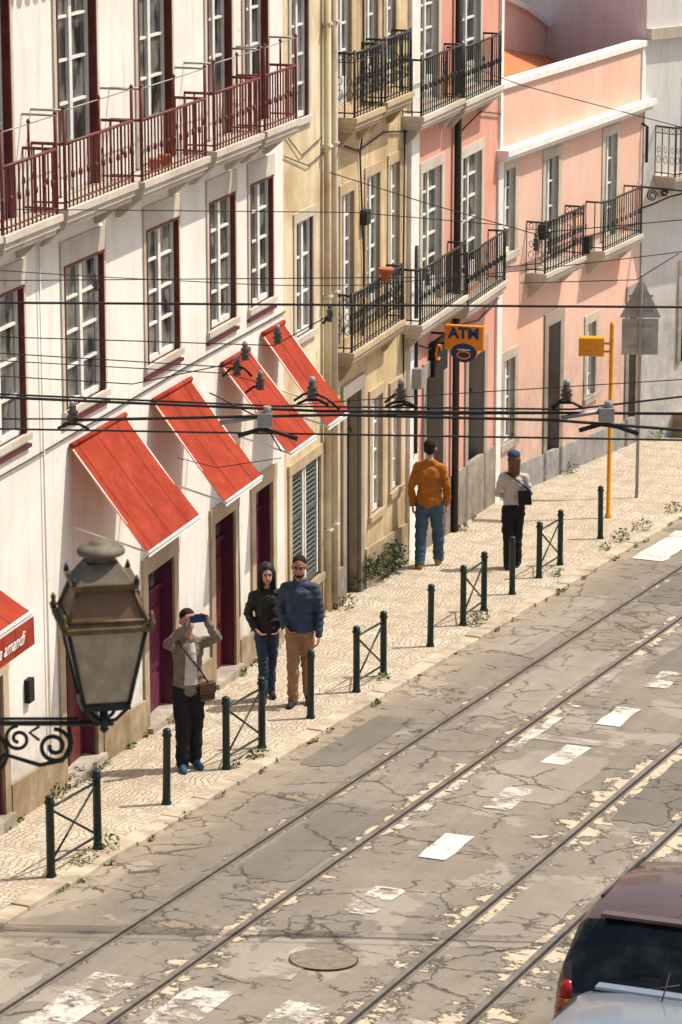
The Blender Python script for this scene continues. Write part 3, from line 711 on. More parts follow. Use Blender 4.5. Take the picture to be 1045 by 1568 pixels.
# ------------------------------------------------------------------ street furniture
BP=lambda h:[(.055,-.1),(.055,.02),(.043,.05),(.041,h-.09),(.052,h-.085),(.052,h-.06),(.038,h-.05),(.047,h-.02),(.03,h)]
def bollard(x,y,h=.84):
    b=MB(); b.lathe((0,0,0),BP(h),'green_iron',14)
    o=b.obj('bollard'); o.location=(x,y,gz(y)); o.rotation_euler=(random.uniform(-.02,.02),random.uniform(-.02,.02),0)
for x,y in ((-13.55,30.12),(-13.58,34.37),(-13.62,38.74),(-13.72,42.50),(-13.83,47.25)): bollard(x,y)
def barrier(x0,y0,x1,y1,h=.84):
    e=empty('crossbar_barrier',(x0,y0,gz(y0))); b=MB()
    d=Vector((x1-x0,y1-y0,gz(y1)-gz(y0)))
    for q in (Vector((0,0,0)),d): b.lathe(q,BP(h),'green_iron',14)
    z=Vector((0,0,1))
    b.tube([z*(h-.13),d+z*(h-.13)],.014,'green_iron',6); b.tube([z*.14,d+z*.14],.013,'green_iron',6)
    b.tube([z*(h-.14),d+z*.15],.013,'green_iron',6); b.tube([z*.15,d+z*(h-.14)],.013,'green_iron',6)
    b.obj('frame',e)
for q in ((-13.47,27.17,-13.48,28.26),(-13.55,31.75,-13.56,32.81),(-13.57,35.88,-13.58,36.86),(-13.66,40.18,-13.72,41.24),(-13.74,43.82,-13.76,44.91)): barrier(*q)
e=empty('yellow_signal_post',(-14.24,49.08,gz(49.08)))
b=MB(); b.lathe((0,0,0),[(.055,-.1),(.055,.05),(.036,.07),(.036,3.15),(.02,3.2)],'yellow_paint',12)
b.box(-.52,-.12,-.12,.10,2.66,2.95,'yellow_paint'); b.box(-.45,-.20,-.13,-.121,2.76,2.86,'orange_sign'); b.tube([(-.12,0,2.85),(0,0,2.85)],.02,'yellow_paint',6); b.tube([(-.12,0,2.72),(0,0,2.72)],.02,'yellow_paint',6)
o=b.obj('post',e); e.rotation_euler=(0,0,R(15))
e=empty('traffic_sign',(-14.36,51.16,gz(51.16)),R(21))
b=MB(); b.lathe((0,0,0),[(.028,-.1),(.028,3.75),(.01,3.78)],'grey_metal',10)
def plate(pts,y0,y1,mat):
    n=len(pts); b.face([(x,y0,z) for x,z in pts],mat); b.face([(x,y1,z) for x,z in pts][::-1],mat)
    for i in range(n):
        (xa,za),(xb,zb)=pts[i],pts[(i+1)%n]; b.face([(xa,y0,za),(xa,y1,za),(xb,y1,zb),(xb,y0,zb)][::-1],mat)
plate([(-.30,2.42),(.30,2.42),(.30,3.02),(-.30,3.02)],.04,.055,'sign_back')
plate([(-.34,3.04),(.34,3.04),(.04,3.64),(-.04,3.64)],.04,.055,'sign_back')
for zz in (2.55,2.9,3.15,3.4): b.box(-.2,.2,.03,.04,zz-.02,zz+.02,'grey_metal')
b.obj('sign_and_pole',e)

# ------------------------------------------------------------------ street lamp
lamp=empty('street_lamp',(-8.246,17.41,3.60),R(21))
k=.0041
def Z(y): return -(y-1000)*k
b=MB(); ang=R(12)
def sq(w,z):
    h=w/2; return [ (math.cos(ang)*x-math.sin(ang)*y,math.sin(ang)*x+math.cos(ang)*y,z) for x,y in ((-h,-h),(h,-h),(h,h),(-h,h))]
def frust(w0,z0,w1,z1,mat,caps=True):
    a,c=sq(w0,z0),sq(w1,z1)
    for i in range(4): b.face([a[i],a[(i+1)%4],c[(i+1)%4],c[i]],mat)
    if caps: b.face(a[::-1],mat); b.face(c,mat)
frust(.265,Z(1072),.465,Z(952),'lantern_glass',False)
frust(.30,Z(1080),.285,Z(1068),'lamp_iron'); frust(.55,Z(952),.56,Z(944),'brass_old'); frust(.50,Z(944),.47,Z(936),'brass_old')
frust(.46,Z(936),.32,Z(892),'lantern_glass_amber',False); frust(.39,Z(892),.41,Z(882),'brass_old'); frust(.33,Z(882),.19,Z(858),'lamp_cap')
for (w0,z0,w1,z1,r_,mt) in ((.275,Z(1072),.475,Z(950),.014,'lamp_iron'),(.47,Z(936),.33,Z(890),.013,'brass_old')):
    A,C=sq(w0,z0),sq(w1,z1)
    for i in range(4): b.tube([A[i],C[i]],r_,mt,6); b.tube([A[i],A[(i+1)%4]],r_*.9,mt,6); b.tube([C[i],C[(i+1)%4]],r_*.9,mt,6)
for c4 in sq(.53,Z(944)): b.lathe(c4,[(.018,0),(.026,.03),(.012,.05),(.018,.075),(.004,.10)],'brass_old',8)
for c4 in sq(.38,Z(884)): b.lathe(c4,[(.012,0),(.018,.02),(.004,.06)],'lamp_iron',8)
b.lathe((0,0,Z(858)),[(.09,0),(.075,.03),(.08,.045),(.145,.05),(.15,.065),(.14,.085),(.10,.105),(.07,.112),(.065,.125),(.03,.135)],'lamp_cap',20)
for i,c4 in enumerate(sq(.26,Z(1078))):
    c4=Vector(c4); b.tube([c4,c4*.9+Vector((0,0,-.02+Z(1078)*.1)) ,Vector((c4.x*.5,c4.y*.5,Z(1078)-.09)),Vector((0,0,Z(1078)-.12))],.012,'lamp_iron',6)
b.lathe((0,0,Z(1112)),[(.01,-.05),(.03,-.03),(.02,0),(.045,.03),(.03,.06),(.02,.12)],'lamp_iron',12)
b.obj('lantern',lamp)
b=MB(); zz=Z(1110)
b.tube([(-2.2,0,zz),(.06,0,zz)],.017,'lamp_iron',8); b.tube([(-2.2,0,zz+.03),(-.15,0,zz+.03)],.010,'lamp_iron',8)
def spiral(cx,cz,r0,turns,dirn=1,st=0):
    n=int(22*turns); return [(cx+(r0*(1-i/n*.78))*math.cos(st+dirn*2*math.pi*turns*i/n),0,cz+(r0*(1-i/n*.78))*math.sin(st+dirn*2*math.pi*turns*i/n)) for i in range(n+1)]
b.tube(spiral(-.31,zz-.15,.115,1.8,-1,R(90)),.014,'lamp_iron',6)
b.tube(spiral(-.53,zz-.10,.085,1.5,1,R(90)),.012,'lamp_iron',6)
b.tube(spiral(-.75,zz-.20,.16,1.8,-1,R(60)),.014,'lamp_iron',6)
b.tube([(-.22,0,zz-.02),(-.20,0,zz-.12),(-.26,0,zz-.24),(-.40,0,zz-.27),(-.62,0,zz-.20),(-.8,0,zz-.42),(-1.3,0,zz-.62),(-2.2,0,zz-.75)],.014,'lamp_iron',6)
b.tube([(-.40,0,zz-.02),(-.46,0,zz-.06),(-.40,0,zz-.11)],.010,'lamp_iron',6)
b.obj('scroll_bracket',lamp)
b=MB(); b.lathe((-2.2,0,0),[(.16,-5.4),(.16,-4.6),(.10,-4.5),(.07,-4.3),(.05,.3),(.07,.33),(.02,.5)],'lamp_iron',16); b.obj('post',lamp)

# ------------------------------------------------------------------ overhead tram wires
tw=empty('tram_span_wires',(-13.53,26.5,0),R(21))
def S(x): return x*.006
def ZW(y): return 3.91-.00618*(y-463)
b=MB()
def wire(p,r=.008,dy=0,mat='rubber_black',sag=0):
    pts=[]
    for i in range(len(p)-1):
        for t in range(8):
            f=t/8; x=p[i][0]*(1-f)+p[i+1][0]*f; y=p[i][1]*(1-f)+p[i+1][1]*f+sag*math.sin(math.pi*f)
            pts.append((S(x),dy,ZW(y)))
    pts.append((S(p[-1][0]),dy,ZW(p[-1][1]))); b.tube(pts,r,mat,6)
L=-190;Rr=2300
wire([(L,462),(1045,470),(Rr,478)],.012)
wire([(L,600),(0,607),(490,628),(1045,632),(Rr,630)],.014)
wire([(L,597),(0,604),(420,622),(880,627),(1045,608),(Rr,560)],.010,.05)
wire([(L,655),(0,659),(1045,676),(Rr,690)],.010,.1)
wire([(110,640),(520,632),(850,640),(1045,655),(Rr,700)],.015,-.05)
wire([(520,636),(880,634),(1045,634)],.010,.08)
wire([(L,430),(0,430),(640,425)],.005); wire([(L,408),(300,440),(560,445),(1045,395),(Rr,300)],.0045,.3,sag=3)
wire([(L,330),(0,328),(545,333),(770,352)],.0045,.2); wire([(0,515),(200,521),(420,528),(505,482)],.0055,.0)
wire([(L,540),(0,543),(360,565)],.0055,.1); wire([(L,575),(0,578),(200,590),(370,555)],.0055,.1)
wire([(L,560),(0,556),(340,575),(400,590)],.005,.15); wire([(430,625),(640,610),(1045,585),(Rr,500)],.005,.15)
wire([(505,280),(650,325),(820,372),(1045,352),(Rr,260)],.005,.5); wire([(700,115),(800,150),(1045,212),(Rr,520)],.0045,.5)
wire([(800,445),(980,440),(1045,400)],.0045,.4)
wire([(0,640),(110,640)],.008); wire([(320,600),(400,640),(430,690)],.007); wire([(270,700),(330,715),(430,700)],.004)
b.obj('wires',tw)
b=MB()
def insul(x,y,dy=0,s=1,arm=0):
    c=(S(x),dy,ZW(y)); s_=s
    b.lathe(c,[(.05*s_,-.03),(.05*s_,-.01),(.03*s_,.0),(.055*s_,.01),(.06*s_,.03),(.035*s_,.045),(.05*s_,.055),(.05*s_,.075),(.03*s_,.085),(.035*s_,.12),(.02*s_,.13)],'ceramic' ,12)
    b.lathe((c[0],c[1],c[2]+.12*s_),[(.03*s_,0),(.035*s_,.02),(.02*s_,.05)],'pale_ceramic',10)
    if arm: b.tube([(c[0]-.14*s_,dy,c[2]-.09),(c[0]-.06*s_,dy,c[2]-.05),(c[0]+.06*s_,dy,c[2]-.05),(c[0]+.15*s_,dy,c[2]-.10)],.014,'rubber_black',6)
for x,y,a in ((108,640,1),(425,520,0),(375,545,0),(362,568,0),(398,590,0),(478,603,1),(615,606,1),(870,607,1)): insul(x,y,0,.8 if a==0 else 1,a)
for x,y in ((505,487),(147,440),(655,432),(820,380)): insul(x,y,0,.55,0)
for x,y in ((405,640),(932,632)):
    c=(S(x),0,ZW(y)); b.box(c[0]-.07,c[0]+.07,-.07,.07,c[2]-.07,c[2]+.06,'grey_metal'); b.tube([(c[0]+.02,0,c[2]+.05),(c[0]+.02,0,c[2]+.12)],.04,'pale_ceramic',8)
    b.tube([(c[0]-.42,0,c[2]-.04),(c[0]-.07,0,c[2]+.02)],.022,'grey_metal',8); b.tube([(c[0]-.25,0,c[2]-.16),(c[0]-.05,0,c[2]-.10),(c[0]+.1,0,c[2]-.12),(c[0]+.3,0,c[2]-.19)],.022,'rubber_black',8)
for x,y,x2,y2 in ((340,575,365,560),(365,560,385,575),(375,600,400,590),(450,612,480,600),(480,600,520,625),(495,495,510,480),(850,625,870,607),(590,615,618,600),(600,622,640,622)):
    b.tube([(S(x),0,ZW(y)),(S((x+x2)/2),0,ZW((y+y2)/2-4)),(S(x2),0,ZW(y2))],.013,'rubber_black',6)
b.obj('insulators_and_hangers',tw)
b=MB(); b.lathe((S(Rr),0,0),[(.12,-3.2),(.10,-1),(.08,4.9),(.02,5)],'green_iron',14); b.obj('pole',tw)

# ------------------------------------------------------------------ plants
def leaves(clumps,mat,size):
    b=MB()
    for (cx,cy,cz,rx,ry,rz,n) in clumps:
        for i in range(n):
            while True:
                p=Vector((random.uniform(-1,1),random.uniform(-1,1),random.uniform(-1,1)))
                if .35<p.length<1+.25*noise.noise(p*2): break
            c=Vector((cx+p.x*rx,cy+p.y*ry,cz+p.z*rz)); s_=size*random.uniform(.6,1.3)
            a=Vector((random.uniform(-1,1),random.uniform(-1,1),random.uniform(-.3,1))).normalized(); t=a.cross(Vector((random.random(),random.random(),random.random()))).normalized()
            b.face([c-a*s_,c+t*s_*.5,c+a*s_,c-t*s_*.5],mat)
    return b
cl=[]
for i in range(20):
    f=i/19; x=-15.80+.10*math.sin(i*2.3); y=41.7+1.7*f; cl.append((x,y,gz(y)+.13+.20*abs(math.sin(i*1.7)),.18,.16,.20,150))
b=leaves(cl,'foliage_dark',.032)
for i in range(8): b.tube([(-15.85,42.2+i*.16,gz(42.5)-.02),(-15.78,42.2+i*.17,gz(42.5)+.2)],.008,'bark',5)
b.obj('ivy_bush')
wd=[]
for x,y,n,r_ in ((-13.4,27.8,80,.15),(-13.38,28.3,70,.17),(-13.5,31.9,40,.11),(-13.45,32.4,80,.13),(-13.5,36.7,50,.11),(-13.5,40.3,90,.17),(-13.55,40.7,80,.14),(-13.55,44.1,50,.12),(-13.5,46.4,50,.12),(-13.5,47.3,110,.2),(-13.45,48.3,90,.2),(-13.45,50.2,80,.18),(-13.45,52.4,90,.2),(-13.45,54.5,90,.2),(-14.75,29.9,70,.16),(-15.0,33.4,60,.13),(-15.2,36.1,80,.13),(-15.5,40.5,110,.20),(-15.95,46.9,50,.12),(-16.2,50.0,50,.12),(-16.1,53,90,.2),(-15.8,57.5,110,.25),(-15.4,59.5,120,.3),(-14.72,30.5,80,.2)):
    wd.append((x,y,gz(y)+r_*.35,r_*.8,r_*1.3,r_*.6,n))
for i in range(34):
    y=random.uniform(26,58); wd.append((-13.21+random.uniform(-.03,.03),y,gz(y)-.02,.04,random.uniform(.05,.2),.035,12))
for i in range(22):
    y=random.uniform(28,52); wd.append((-14.9-.0787*(y-31.3)+.08 if y<49 else -16.2,y,gz(y)+.02,.04,.12,.05,16))
leaves(wd,'foliage_weed',.028).obj('kerbside_weeds')

# ------------------------------------------------------------------ people
def icos(c,r):
    vs=[];fs=[];S_=12;T=8
    for i in range(T+1):
        th=math.pi*i/T
        for j in range(S_):
            ph=2*math.pi*j/S_; p=Vector((r[0]*math.sin(th)*math.cos(ph),r[1]*math.sin(th)*math.sin(ph),r[2]*math.cos(th)))
            vs.append(tuple(p+Vector(c)))
    for i in range(T):
        for j in range(S_):
            j2=(j+1)%S_; fs.append((i*S_+j,(i+1)*S_+j,(i+1)*S_+j2,i*S_+j2))
    return vs,fs
def blob(name,prims,voxel,parent,tagmats,smooth=4,disp=None):
    V=[];F=[]
    for p in prims:
        if p[0]=='e': parts=[icos(p[1],p[2])]
        else:
            a,c,ra,rc=Vector(p[1]),Vector(p[2]),p[3],p[4]; parts=[]
            n=max(2,int((c-a).length/(min(ra,rc)*.35))+1)
            for i in range(n):
                f=i/(n-1); parts.append(icos(a.lerp(c,f),(ra+(rc-ra)*f,)*3))
        for vs,fs in parts:
            o=len(V); V+=vs; F+=[tuple(o+i for i in f) for f in fs]
    me=bpy.data.meshes.new(name); me.from_pydata(V,[],F); me.update()
    ob=bpy.data.objects.new(name,me); scene.collection.objects.link(ob)
    md=ob.modifiers.new('r','REMESH'); md.mode='VOXEL'; md.voxel_size=voxel; md.use_smooth_shade=True
    if smooth: ms=ob.modifiers.new('s','SMOOTH'); ms.iterations=smooth; ms.factor=.5
    dg=bpy.context.evaluated_depsgraph_get(); ev=ob.evaluated_get(dg); nm=bpy.data.meshes.new_from_object(ev)
    ob.modifiers.clear(); ob.data=nm; bpy.data.meshes.remove(me)
    nm.name=name
    tags=[]
    for p in prims:
        if p[-1] not in tags: tags.append(p[-1])
    nm.materials.clear()
    for t in tags: nm.materials.append(MATS[tagmats[t]])
    nv=len(nm.vertices); co=np.empty(nv*3); nm.vertices.foreach_get('co',co); co=co.reshape(-1,3)
    def sdf(P):
        best=np.full(len(P),1e9); bt=np.zeros(len(P),int)
        for p in prims:
            if p[0]=='e':
                c=np.array(p[1]);r=np.array(p[2]); q=(P-c)/r; d=(np.linalg.norm(q,axis=1)-1)*min(r)
            else:
                a=np.array(p[1],float);c=np.array(p[2],float); ab=c-a; t=np.clip(((P-a)@ab)/(ab@ab),0,1); d=np.linalg.norm(P-(a+t[:,None]*ab),axis=1)-(p[3]+(p[4]-p[3])*t)
            m=d<best; best[m]=d[m]; bt[m]=tags.index(p[-1])
        return bt
    if disp:
        vt=sdf(co); no=np.empty(nv*3); nm.vertices.foreach_get('normal',no); no=no.reshape(-1,3)
        d=np.array([disp(Vector(c),tags[t]) for c,t in zip(co,vt)]); co=co+no*d[:,None]
        nm.vertices.foreach_set('co',co.reshape(-1))
    nf=len(nm.polygons); ce=np.empty(nf*3); nm.polygons.foreach_get('center',ce); ft=sdf(ce.reshape(-1,3))
    nm.polygons.foreach_set('material_index',ft); nm.polygons.foreach_set('use_smooth',[True]*nf); nm.update()
    ob.parent=parent
    return ob
def hand(w,d,s,n,curl,tag='skin'):
    w,d,s,n=[Vector(q) for q in (w,d,s,n)]; d.normalize(); s=(s-d*s.dot(d)).normalized(); n=s.cross(d).normalized()*(1 if s.cross(d).dot(n)>0 else -1)
    P=[]
    for o in (-.026,-.009,.009,.026): P.append(('c',w+s*o*.6,w+d*.085+s*o,.015,.012,tag))
    for o,L in ((-.028,.062),(-.010,.078),(.010,.084),(.028,.074)):
        a=w+d*.085+s*o; d1=(d*math.cos(curl)+n*math.sin(curl)); d2=(d*math.cos(2*curl)+n*math.sin(2*curl)); m=a+d1*L*.5; e_=m+d2*L*.5
        P+= [('c',a,m,.0092,.0088,tag),('c',m,e_,.0088,.0075,tag)]
    a=w+d*.03+s*.028; m=a+(d*.7+s*.6).normalized()*.035; e_=m+(d*.9+s*.1+n*.4*math.sin(curl)).normalized()*.03
    P+=[('c',a,m,.012,.010,tag),('c',m,e_,.010,.009,tag)]
    return P
def human(name,loc,rz,h,mats,legs,arms,headopts,shoulder=.185,torso=1.0,puffer=False,hem=.92,jac=0,extra=None,lean=0,headturn=0,hands_curl=.5,headtilt=0,lt=1.0):
    e=empty(name,(loc[0],loc[1],gz(loc[1])),rz); sc=h/1.80; e.scale=(sc,sc,sc)
    T=torso; P=[]
    P+=[('e',(0,.01,.95),(.150*T,.118*T,.12),'pants'),('e',(-.06,.035,.92),(.088,.098,.10),'pants'),('e',(.06,.035,.92),(.088,.098,.10),'pants')]
    j=jac
    P+=[('e',(0,.0,1.06),((.148+j)*T,(.112+j)*T,.13+(1.0-hem)*.5),'top'),('e',(0,lean*.5,1.20),((.150+j)*T,(.115+j)*T,.16),'top'),('e',(0,lean,1.33),((.168+j)*T,(.118+j)*T,.14),'top'),
        ('c',(-shoulder+.055,lean,1.415),(0,lean,1.455),.060+j*.7,.062+j*.5,'top'),('c',(shoulder-.055,lean,1.415),(0,lean,1.455),.060+j*.7,.062+j*.5,'top'),
        ('c',(0,lean+.01,1.46),(0,lean-.01,1.58),.058,.054,'skin'),('c',(-.03,lean+.01,1.49),(.03,lean+.01,1.49),.058,.058,'top')]
    if hem<.92: P+=[('e',(0,.01,hem+.07),((.158+j)*T,(.122+j)*T,.085),'top'),('e',(0,.01,.98),((.156+j)*T,(.120+j)*T,.10),'top')]
    for sx,hip,kn,an,foot in legs:
        P+=[('c',hip,kn,.096*lt,.076*lt,'pants'),('c',kn,an,.076*lt,.064*lt,'pants')]
        a=Vector(an); f=Vector(foot); t=f-a; t.z=0; t.normalize()
        P+=[('c',(a.x-t.x*.04,a.y-t.y*.04,a.z-.045),(a.x+t.x*.07,a.y+t.y*.07,a.z-.045),.046,.045,'shoe'),('c',(a.x+t.x*.07,a.y+t.y*.07,a.z-.048),f,.045,.036,'shoe')]
    HP=[]
    for sh,el,wr,hd,hs,hn in arms:
        P+=[('c',sh,el,.058+j*.6,.046+j*.5,'top'),('c',el,wr,.046+j*.5,.036+j*.4,'top')]
        d=(Vector(wr)-Vector(el)).normalized(); HP+= [('c',Vector(wr)-d*.03,Vector(wr)+d*.01,.026,.024,'skin')]+hand(Vector(wr)+d*.01,hd,hs,hn,hands_curl)
    def disp(c,t):
        if t=='top' and puffer:
            return .009*abs(math.sin(c.z*math.pi/.075))-.004+.005*noise.noise(c*9)
        if t in('top','pants'):
            return .015*noise.noise(Vector((c.x*9,c.y*9,c.z*15)))+.008*noise.noise(Vector((c.x*25,c.y*25,c.z*40)))
        return 0
    blob('body',P,.013,e,mats,2,disp)
    blob('hands',HP,.0045,e,mats,1)
    hc=Vector((0,lean-.02,1.675)); Hh=[]
    q=lambda x,y,z:(hc.x+x,hc.y+y,hc.z+z)
    Hh+=[('e',q(0,.01,.02),(.074,.092,.088),'skin'),('e',q(0,-.025,-.04),(.056,.066,.068),'skin'),('e',q(0,-.055,-.085),(.030,.028,.025),'skin'),
         ('c',q(0,-.085,.0),q(0,-.103,-.028),.009,.013,'skin'),('e',q(-.076,.005,-.012),(.012,.018,.030),'skin'),('e',q(.076,.005,-.012),(.012,.018,.030),'skin'),
         ('c',q(-.022,-.0835,-.062),q(.022,-.0835,-.062),.0075,.0075,'lip'),('e',q(-.030,-.077,.004),(.013,.010,.007),'eye'),('e',q(.030,-.077,.004),(.013,.010,.007),'eye'),
         ('c',q(-.045,-.078,.024),q(-.015,-.085,.024),.006,.006,'hair'),('c',q(.045,-.078,.024),q(.015,-.085,.024),.006,.006,'hair')]
    hs_=headopts
    if hs_.get('short'): Hh+=[('e',q(0,.022,.040),(.080,.094,.080),'hair'),('e',q(0,.045,-.01),(.074,.060,.07),'hair')]
    if hs_.get('buzz'): Hh+=[('e',q(0,.024,.040),(.078,.092,.078),'hair'),('e',q(0,.045,-.01),(.073,.060,.06),'hair')]
    if hs_.get('beard'): Hh+=[('e',q(0,-.032,-.075),(.053,.062,.040),'hair')]
    if hs_.get('long'): Hh+=[('e',q(0,.025,.030),(.082,.094,.080),'hair'),('c',q(-.04,.06,.0),q(-.05,.07,-.18),.05,.03,'hair'),('c',q(.04,.06,.0),q(.05,.07,-.18),.05,.03,'hair'),('c',q(0,.07,.0),q(0,.085,-.22),.055,.03,'hair')]
    if hs_.get('front'): Hh+=[('c',q(-.07,-.01,.04),q(-.085,-.04,-.16),.024,.020,'hair'),('c',q(.07,-.01,.04),q(.085,-.04,-.16),.024,.020,'hair')]
    if hs_.get('hood'): Hh+=[('e',q(0,.035,.040),(.102,.105,.105),'hood'),('c',q(-.075,.01,.02),q(-.070,.01,-.14),.036,.042,'hood'),('c',q(.075,.01,.02),q(.070,.01,-.14),.036,.042,'hood'),('e',q(0,.05,-.10),(.10,.085,.10),'hood')]
    if hs_.get('cap'): Hh+=[('e',q(0,.010,.062),(.092,.108,.066),'cap'),('c',q(-.035,-.11,.050),q(.035,-.11,.050),.022,.022,'cap')]
    ho=blob('head',Hh,.0055,e,mats,2)
    piv=Vector((0,lean,1.56))
    M=Matrix.Translation(piv)@Matrix.Rotation(headturn,4,'Z')@Matrix.Rotation(headtilt,4,'X')@Matrix.Scale(1.10,4)@Matrix.Translation(-piv)
    ho.data.transform(M)
    if extra: extra(e)
    return e
def legs_(spread=.10,fwdL=0,fwdR=0,kneeL=0,kneeR=0,out=.03):
    return [(-1,(-.085,.0,.90),(-spread,-.02-kneeL+fwdL*.5,.49),(-spread-.005,.02+fwdL,.095),(-spread-out,-.15+fwdL,.037)),
            (1,(.085,.0,.90),(spread,-.02-kneeR+fwdR*.5,.49),(spread+.005,.02+fwdR,.095),(spread+out,-.15+fwdR,.037))]
def ex1(e):
    b=MB()
    b.hexa([(-.055,-.30,1.735),(.125,-.30,1.735),(.125,-.288,1.735),(-.055,-.288,1.735),(-.055,-.30,1.83),(.125,-.30,1.83),(.125,-.288,1.83),(-.055,-.288,1.83)],'sign_blue')
    b.lathe((.09,-.303,1.80),[(.012,-.005),(.012,.005)],'iron_black',8)
    b.obj('phone',e,bevel=.006)
    b=MB()
    b.hexa([(.10,-.16,.80),(.27,-.11,.80),(.26,-.02,.80),(.10,-.06,.80),(.09,-.15,.98),(.27,-.10,.98),(.26,-.01,.98),(.10,-.05,.98)],'leather_brown'); b.hexa([(.085,-.17,.88),(.28,-.12,.88),(.28,-.115,.88),(.085,-.165,.88),(.085,-.16,.99),(.28,-.11,.99),(.27,-.0,.99),(.09,-.04,.99)],'leather_brown')
    b.tube([(.20,-.09,.99),(.10,-.15,1.15),(-.03,-.165,1.32),(-.12,-.09,1.47),(-.12,.05,1.49),(0,.15,1.25),(.2,.05,.99)],.010,'leather_brown',6)
    b.obj('shoulder_bag',e,bevel=.015)
    b=MB()
    R_=[(.045,-.127,1.46),(.06,-.150,1.36),(.065,-.150,1.25),(.07,-.148,1.12),(.075,-.138,.99)]
    for i in range(4):
        (w0,y0,z0),(w1,y1,z1)=R_[i],R_[i+1]
        for k in range(4):
            f0=-1+k*.5;f1=f0+.5; yy=lambda y,f:y+.03*f*f
            b.face([(w0*f0,yy(y0,f0),z0),(w1*f0,yy(y1,f0),z1),(w1*f1,yy(y1,f1),z1),(w0*f1,yy(y0,f1),z0)],'cloth_white_shirt',True)
    b.obj('shirt',e)
human('man_taking_photo',(-13.92,31.57),R(21+18),1.83,dict(top='cloth_grey_jacket',pants='cloth_black',shoe='shoe_blue',skin='skin_light',hair='hair_dark',eye='eye_dark',lip='lip'),
  legs_(.080,-.05,.06),[((-.175,0,1.42),(-.27,-.15,1.48),(-.08,-.27,1.71),(.15,-.1,1),(.2,.2,.3),(.6,0,.3)),((.175,0,1.42),(.29,-.15,1.50),(.15,-.27,1.71),(-.15,-.1,1),(-.2,.2,.3),(-.6,0,.3))],
  dict(short=1),hem=.84,jac=.014,extra=ex1,headtilt=R(-6),hands_curl=.6,lt=1.16)
hang=lambda sx,oy=0,ex=.0:((sx*.165,0,1.41),(sx*(.215+ex),.02+oy,1.14),(sx*(.215+ex*.6),-.06+oy,.89),(0,-.15,-1),(0,-1,.0),(-sx,0,0))
pocket=lambda sx:((sx*.165,0,1.41),(sx*.245,.05,1.16),(sx*.17,-.11,1.0),(-sx*.5,-.3,-.6),(0,-1,.3),(0,1,0))
human('woman_in_hooded_jacket',(-14.40,35.02),R(21+10),1.68,dict(top='cloth_black_jacket',pants='denim_dark',shoe='shoe_dark',skin='skin_light',hair='hair_dark',eye='eye_dark',lip='lip',hood='cloth_black_jacket'),
  legs_(.065,-.12,.12,.02,.0,.02),[pocket(-1),pocket(1)],dict(hood=1,front=1),shoulder=.165,torso=.93,hem=.82,jac=.022,lt=.93)
human('man_in_puffer_jacket',(-13.93,34.92),R(21-6),1.86,dict(top='cloth_navy_puffer',pants='cloth_tan',shoe='shoe_dark',skin='skin_tan',hair='hair_dark',eye='eye_dark',lip='skin_tan'),
  legs_(.075,-.06,.14,.03,.0,.03),[pocket(-1),hang(1,-.02,.02)],dict(beard=1,buzz=1),shoulder=.20,torso=1.04,puffer=True,hem=.88,jac=.022,headtilt=R(8),lt=1.0)
human('man_in_mustard_jacket',(-15.44,43.83),R(21+180-8),1.91,dict(top='cloth_mustard',pants='denim',shoe='shoe_tan',skin='skin_light',hair='hair_dark',eye='eye_dark',lip='lip'),
  legs_(.105,-.20,.14,.05,.0,.04),[hang(-1,-.03,.03),hang(1,.04,.03)],dict(short=1),shoulder=.21,torso=1.03,hem=.86,jac=.022,headtilt=R(4),lt=1.14)
def ex2(e):
    b=MB(); b.hexa([(-.26,.10,1.02),(-.06,.14,1.02),(-.06,.20,1.02),(-.26,.17,1.02),(-.24,.11,1.24),(-.05,.13,1.24),(-.05,.19,1.24),(-.24,.16,1.24)],'cloth_black')
    b.tube([(-.22,.14,1.24),(-.05,.15,1.38),(.10,.09,1.49),(.13,-.05,1.47),(0,-.14,1.3),(-.2,-.06,1.15),(-.25,.1,1.1)],.012,'cloth_black',6); b.obj('shoulder_bag',e,bevel=.02)
human('woman_in_striped_top',(-14.31,44.33),R(21+180+4),1.76,dict(top='cloth_striped',pants='cloth_black',shoe='shoe_dark',skin='skin_light',hair='hair_auburn',eye='eye_dark',lip='lip',cap='cap_blue'),
  legs_(.080,-.12,.10,.03,.0,.02),[((-.165,0,1.41),(-.25,.03,1.17),(-.15,-.13,1.10),(.6,-.6,.2),(0,0,1),(0,-1,0)),((.165,0,1.41),(.25,.03,1.17),(.15,-.13,1.10),(-.6,-.6,.2),(0,0,1),(0,-1,0))],
  dict(long=1,cap=1),shoulder=.165,torso=.97,hem=.94,jac=.012,extra=ex2,lt=1.08)

